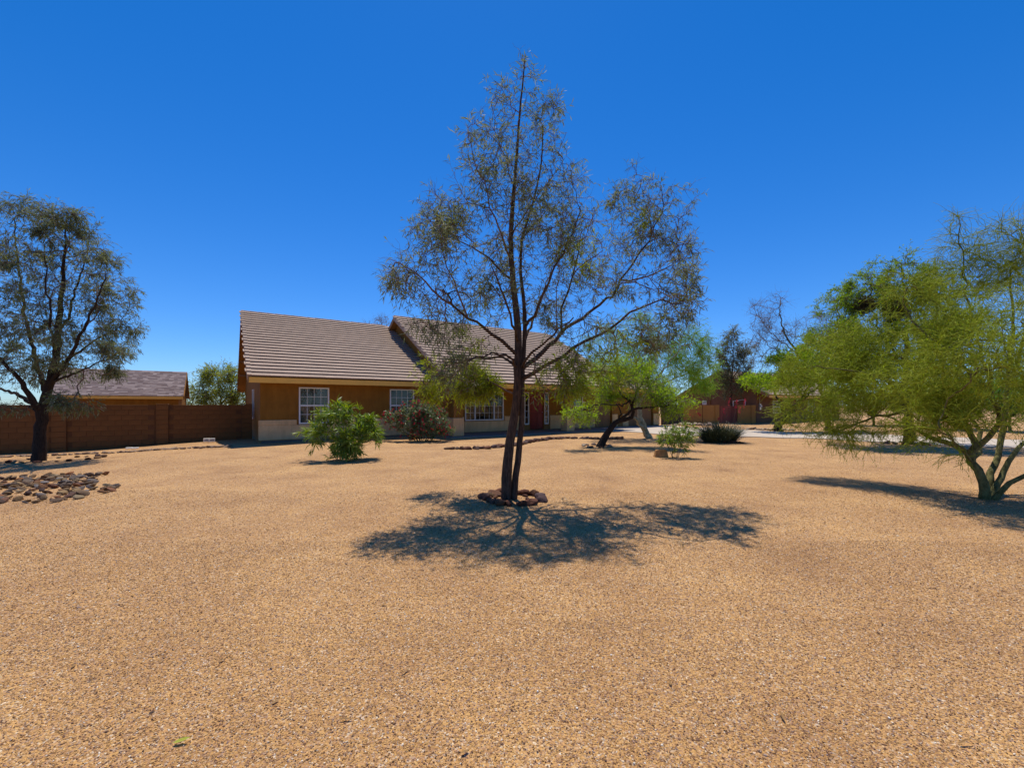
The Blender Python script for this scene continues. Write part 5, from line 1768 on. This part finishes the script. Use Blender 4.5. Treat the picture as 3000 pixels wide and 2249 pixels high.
ob = grd(1000, 1346)
st_ = []
for px, py, dy in ((930, 1230, 0), (960, 1215, .3), (990, 1200, 0), (1020, 1205, -.3), (1060, 1230, .2), (1095, 1260, 0), (925, 1280, -.4), (1080, 1290, -.4), (980, 1240, -.5), (1030, 1250, .5), (1110, 1275, .3), (905, 1262, .3)):
    st_.append(limb([(1000 + (px - 1000) * .08, 1347, dy * .1), (1000 + (px - 1000) * .45, 1345 - (1345 - py) * .5, dy * .5), (px, py, dy)], .012, .005, True, w=.01))
shrub('oleander', ob, 'green oleander bush with long leaves and no flowers on the open gravel before the house', 'shrub', st_,
      [(960, 1230, 50, 32, 0, .45, 16), (1010, 1215, 45, 32, 0, .45, 16), (1050, 1250, 45, 35, 0, .45, 14), (1095, 1275, 32, 30, 0, .35, 10), (920, 1262, 35, 22, 0, .35, 9), (960, 1290, 45, 32, -.2, .45, 15), (1020, 1290, 50, 32, -.2, .45, 15), (1000, 1325, 45, 18, -.1, .35, 7)],
      200, 430, .20, dict(per=12, length=.20, width=.028, angle=.7, droop=.12, bend=.3, umin=.1), L_OLE, step=.12, droop=.12, curl=.1, twr=.003, nseg=3)

rb = grd(1235, 1291)
st_ = []
for px, py, dy in ((1150, 1220, .2), (1190, 1190, 0), (1230, 1185, .4), (1270, 1195, 0), (1300, 1230, .2), (1130, 1235, -.2), (1210, 1230, -.7), (1260, 1240, -.6), (1180, 1250, -.5), (1300, 1262, -.3)):
    st_.append(limb([(1235 + (px - 1235) * .08, 1292, dy * .1), (1235 + (px - 1235) * .5, 1292 - (1292 - py) * .5, dy * .5), (px, py, dy)], .02, .007, True, w=.01))
_, rsk, rpaths = shrub('oleander', rb, 'oleander bush covered in red flowers against the house wall', 'shrub', st_,
      [(1140, 1225, 28, 20, 0, .5, 9), (1180, 1215, 40, 28, 0, .6, 14), (1230, 1205, 45, 30, 0, .7, 16), (1275, 1215, 40, 30, 0, .6, 14), (1295, 1250, 25, 25, 0, .5, 8), (1200, 1250, 50, 26, -.3, .6, 14), (1260, 1250, 45, 26, -.3, .6, 12)],
      230, 900, .24, dict(per=14, length=.13, width=.026, angle=.85, droop=.1, bend=.25, umin=.1), L_ROLE, step=.14, droop=.1, curl=.1, twr=.004, nseg=3)
tips = rpaths[:, -1]
sel = tips[rng.random(len(tips)) < .5]
fo = [o for o in bpy.data.objects if o.name.startswith('oleander') and o.parent is None and 'red flowers' in o.get('label', '')][0]
V, Q, T3 = leaves_on(np.stack([sel - .02, sel + rng.normal(0, .02, sel.shape)], 1), 14, .05, .04, 1.0, -.1)
add_np('flowers', [(V, [Q, T3])], L_RED, fo)

sb = grd(1978, 1340)
st_ = []
for px, py, dy in ((1940, 1270, 0), (1955, 1262, .2), (1975, 1265, -.1), (1995, 1270, .2), (2008, 1258, 0), (2020, 1250, .1), (1950, 1290, -.2), (1990, 1300, -.2)):
    st_.append(limb([(1978 + (px - 1978) * .15, 1341, dy * .1), (1978 + (px - 1978) * .55, 1341 - (1341 - py) * .5, dy * .5), (px, py, dy)], .010, .004, True, w=.008))
st_.append(limb([(1990, 1300, 0), (2000, 1270, 0), (2004, 1250, 0)], .006, .004))
shrub('oleander', sb, 'small sparse oleander with upright shoots beside the tan boulder', 'shrub', st_,
      [(1950, 1280, 24, 18, 0, .25, 10), (1975, 1275, 24, 20, 0, .25, 10), (2000, 1275, 22, 18, 0, .25, 10), (1975, 1305, 35, 20, 0, .3, 12), (2003, 1248, 8, 12, 0, .08, 3), (2022, 1262, 10, 10, 0, .1, 3)],
      90, 150, .18, dict(per=11, length=.15, width=.022, angle=.75, droop=.05, bend=.25, umin=.1), L_OLE, step=.12, droop=.0, curl=.08, twr=.003, nseg=3)

# ---- red yucca clump with flower stalks
yb_ = grd(2120, 1297)
yu = empty('red_yucca', tuple(yb_), label='dark clump of red yucca blades with tall red flower stalks by the driveway', cat='plant')
n = 1500
a = rng.uniform(0, 2 * np.pi, n); rr = np.sqrt(rng.random(n)) * .55
st0 = yb_ + np.stack([rr * np.cos(a) * 1.15, rr * np.sin(a) * .8 + .35, np.zeros(n)], 1)
dd = np.stack([np.cos(a) * (.25 + rr * 1.2), np.sin(a) * (.25 + rr * 1.2), rng.uniform(.7, 1.7, n)], 1)
pth = twig_paths(st0, dd, rng.uniform(.5, 1.05, n), 5, .08, .24)
K = 6
tg = unit(np.gradient(pth, axis=1))
sd = unit(np.cross(tg, np.array([0, 0, 1.0])))
wd = np.array([.011, .012, .011, .009, .006, .001])[None, :, None]
V = np.stack([pth - sd * wd, pth + sd * wd], 2).reshape(-1, 3)
b_ = (np.arange(n)[:, None] * K + np.arange(K - 1)[None]) * 2
F = np.stack([b_, b_ + 1, b_ + 3, b_ + 2], -1).reshape(-1, 4)
add_np('blades', [(V, [F])], L_YUCCA, yu)
for pts in ([(2118, 1270), (2128, 1220), (2138, 1165)], [(2140, 1270), (2153, 1215), (2160, 1172)], [(2150, 1272), (2172, 1215), (2184, 1168)], [(2110, 1262), (2106, 1240), (2105, 1222)], [(2085, 1270), (2045, 1225), (2015, 1210)],
            [(2095, 1270), (2060, 1225), (2045, 1209)], [(2120, 1265), (2122, 1225), (2121, 1196)], [(2135, 1265), (2165, 1225), (2168, 1192)]):
    dy = random.uniform(.1, .6)
    pp = [tuple(P(x, y, yb_[1] + dy) - yb_) for x, y in pts]
    sk_ = MB().tube(pp, [.008, .006, .003], 5).build('flower_stalk', M_STEM, yu)
    p0, p1 = np.array(pp[1]), np.array(pp[2])
    path = (p0[None] + (p1 - p0)[None] * np.linspace(.35, 1, 5)[:, None])[None] + yb_
    V, Q, T3 = leaves_on(np.repeat(path, 1, 0), 42, .055, .022, 1.1, .2)
    me = np_mesh('flowers', V - yb_, [Q, T3], L_RED)
    link('flowers', me, sk_)

# ------------------------------------------------------------------ fallen leaves and bits on the gravel
def one_leaf(L, W, mat, nm):
    V = [(0, 0, 0), (L * .3, W * .5, L * .03), (L * .7, W * .42, L * .06), (L, 0, L * .03), (L * .7, -W * .42, L * .05), (L * .3, -W * .5, L * .03)]
    return np_mesh(nm, V, [np.array([[0, 1, 2, 3], [0, 3, 4, 5]])], mat)


lv = [one_leaf(.075, .012, L_DRY, 'fallen_leaf'), one_leaf(.055, .016, L_DRY, 'fallen_leaf'), one_leaf(.09, .009, L_DRY, 'fallen_leaf')]
spots = [(1012, 1649), (1060, 1688), (1355, 1642), (1525, 1745), (1035, 2110), (1680, 1828), (1965, 2012), (2805, 2185), (345, 1770), (640, 1945), (385, 1530), (1375, 2200), (690, 1917), (930, 1790), (2105, 1675),
         (1380, 1598), (480, 1700), (2450, 1700), (2700, 1900), (1200, 1960), (2300, 2120), (820, 2050), (210, 1960), (1650, 1710), (1905, 1560), (560, 1600), (2570, 1560), (1240, 1745)]
for i, (px, py) in enumerate(spots):
    p = grd(px, py)
    link('fallen_leaf', random.choice(lv), None, (p[0], p[1], p[2] + .012), (random.uniform(-.2, .2), random.uniform(-.2, .2), random.uniform(0, 6.3)), label='narrow dry brown leaf lying on the gravel', cat='leaf', group='dry fallen leaves on the gravel')
p = grd(505, 2183)
link('fallen_leaf', one_leaf(.075, .022, L_YELLOW, 'fallen_leaf'), None, (p[0], p[1], p[2] + .014), (.15, -.1, .3), label='bright yellow green leaf lying on the gravel at lower left', cat='leaf')
nl = 1500
ra = rng.random(nl) ** .6 * 2.4; th_ = rng.uniform(0, 6.28, nl)
lx = TC[0] + ra * np.cos(th_) * 1.3; ly = TC[1] - .5 + ra * np.sin(th_)
far_ = rng.random(nl) < .45
lx = np.where(far_, rng.uniform(-14, 14, nl), lx); ly = np.where(far_, rng.uniform(2.5, 13, nl), ly)
pl_ = np.stack([lx, ly, gz(lx, ly) + .008], 1)
dl_ = rng.normal(size=(nl, 3)) * np.array([1, 1, .12]); dl_ = unit(dl_)
pth = np.stack([pl_, pl_ + dl_ * .001], 1)
sd_ = unit(np.cross(dl_, np.array([0, 0, 1.0])))
Ln = rng.uniform(.02, .07, nl)[:, None]; Wn = rng.uniform(.003, .007, nl)[:, None]
up_ = np.array([0, 0, .006])
V = np.stack([pl_ - sd_ * Wn * .3, pl_ + sd_ * Wn * .3, pl_ + dl_ * Ln * .5 + sd_ * Wn + up_, pl_ + dl_ * Ln * .5 - sd_ * Wn + up_, pl_ + dl_ * Ln], 1).reshape(-1, 3)
b5 = np.arange(nl) * 5
link('leaf_litter', np_mesh('leaf_litter', V, [np.stack([b5, b5 + 1, b5 + 2, b5 + 3], 1), np.stack([b5 + 3, b5 + 2, b5 + 4], 1)], L_DRY), label='thin scatter of tiny dry leaf bits on the gravel, thickest under the central tree', cat='leaf litter', kind='stuff')
wp = rock_meshes(2, M_WHITESTONE, .7, 21)
for px, py in ((1690, 2076), (1575, 2027), (1790, 1920), (2417, 1929), (2605, 2105), (1350, 1820), (1230, 1540), (2335, 1670), (2405, 1640), (230, 1895), (1735, 1955), (2755, 1345), (2537, 1348), (1780, 1370), (2610, 1720), (655, 1470), (1340, 1960)):
    p = grd(px, py)
    s = .0065 + .0012 * p[1] / 3
    link('white_pebble', random.choice(wp), None, (p[0], p[1], p[2] + s * .9), (0, 0, random.uniform(0, 6)), (s, s, s), label='glinting white quartz pebble among the tan gravel', cat='pebble', group='white pebbles in the gravel')
print('OBJECTS', len(bpy.data.objects), 'TRIS', sum(len(m.polygons) * 2 for m in bpy.data.meshes))
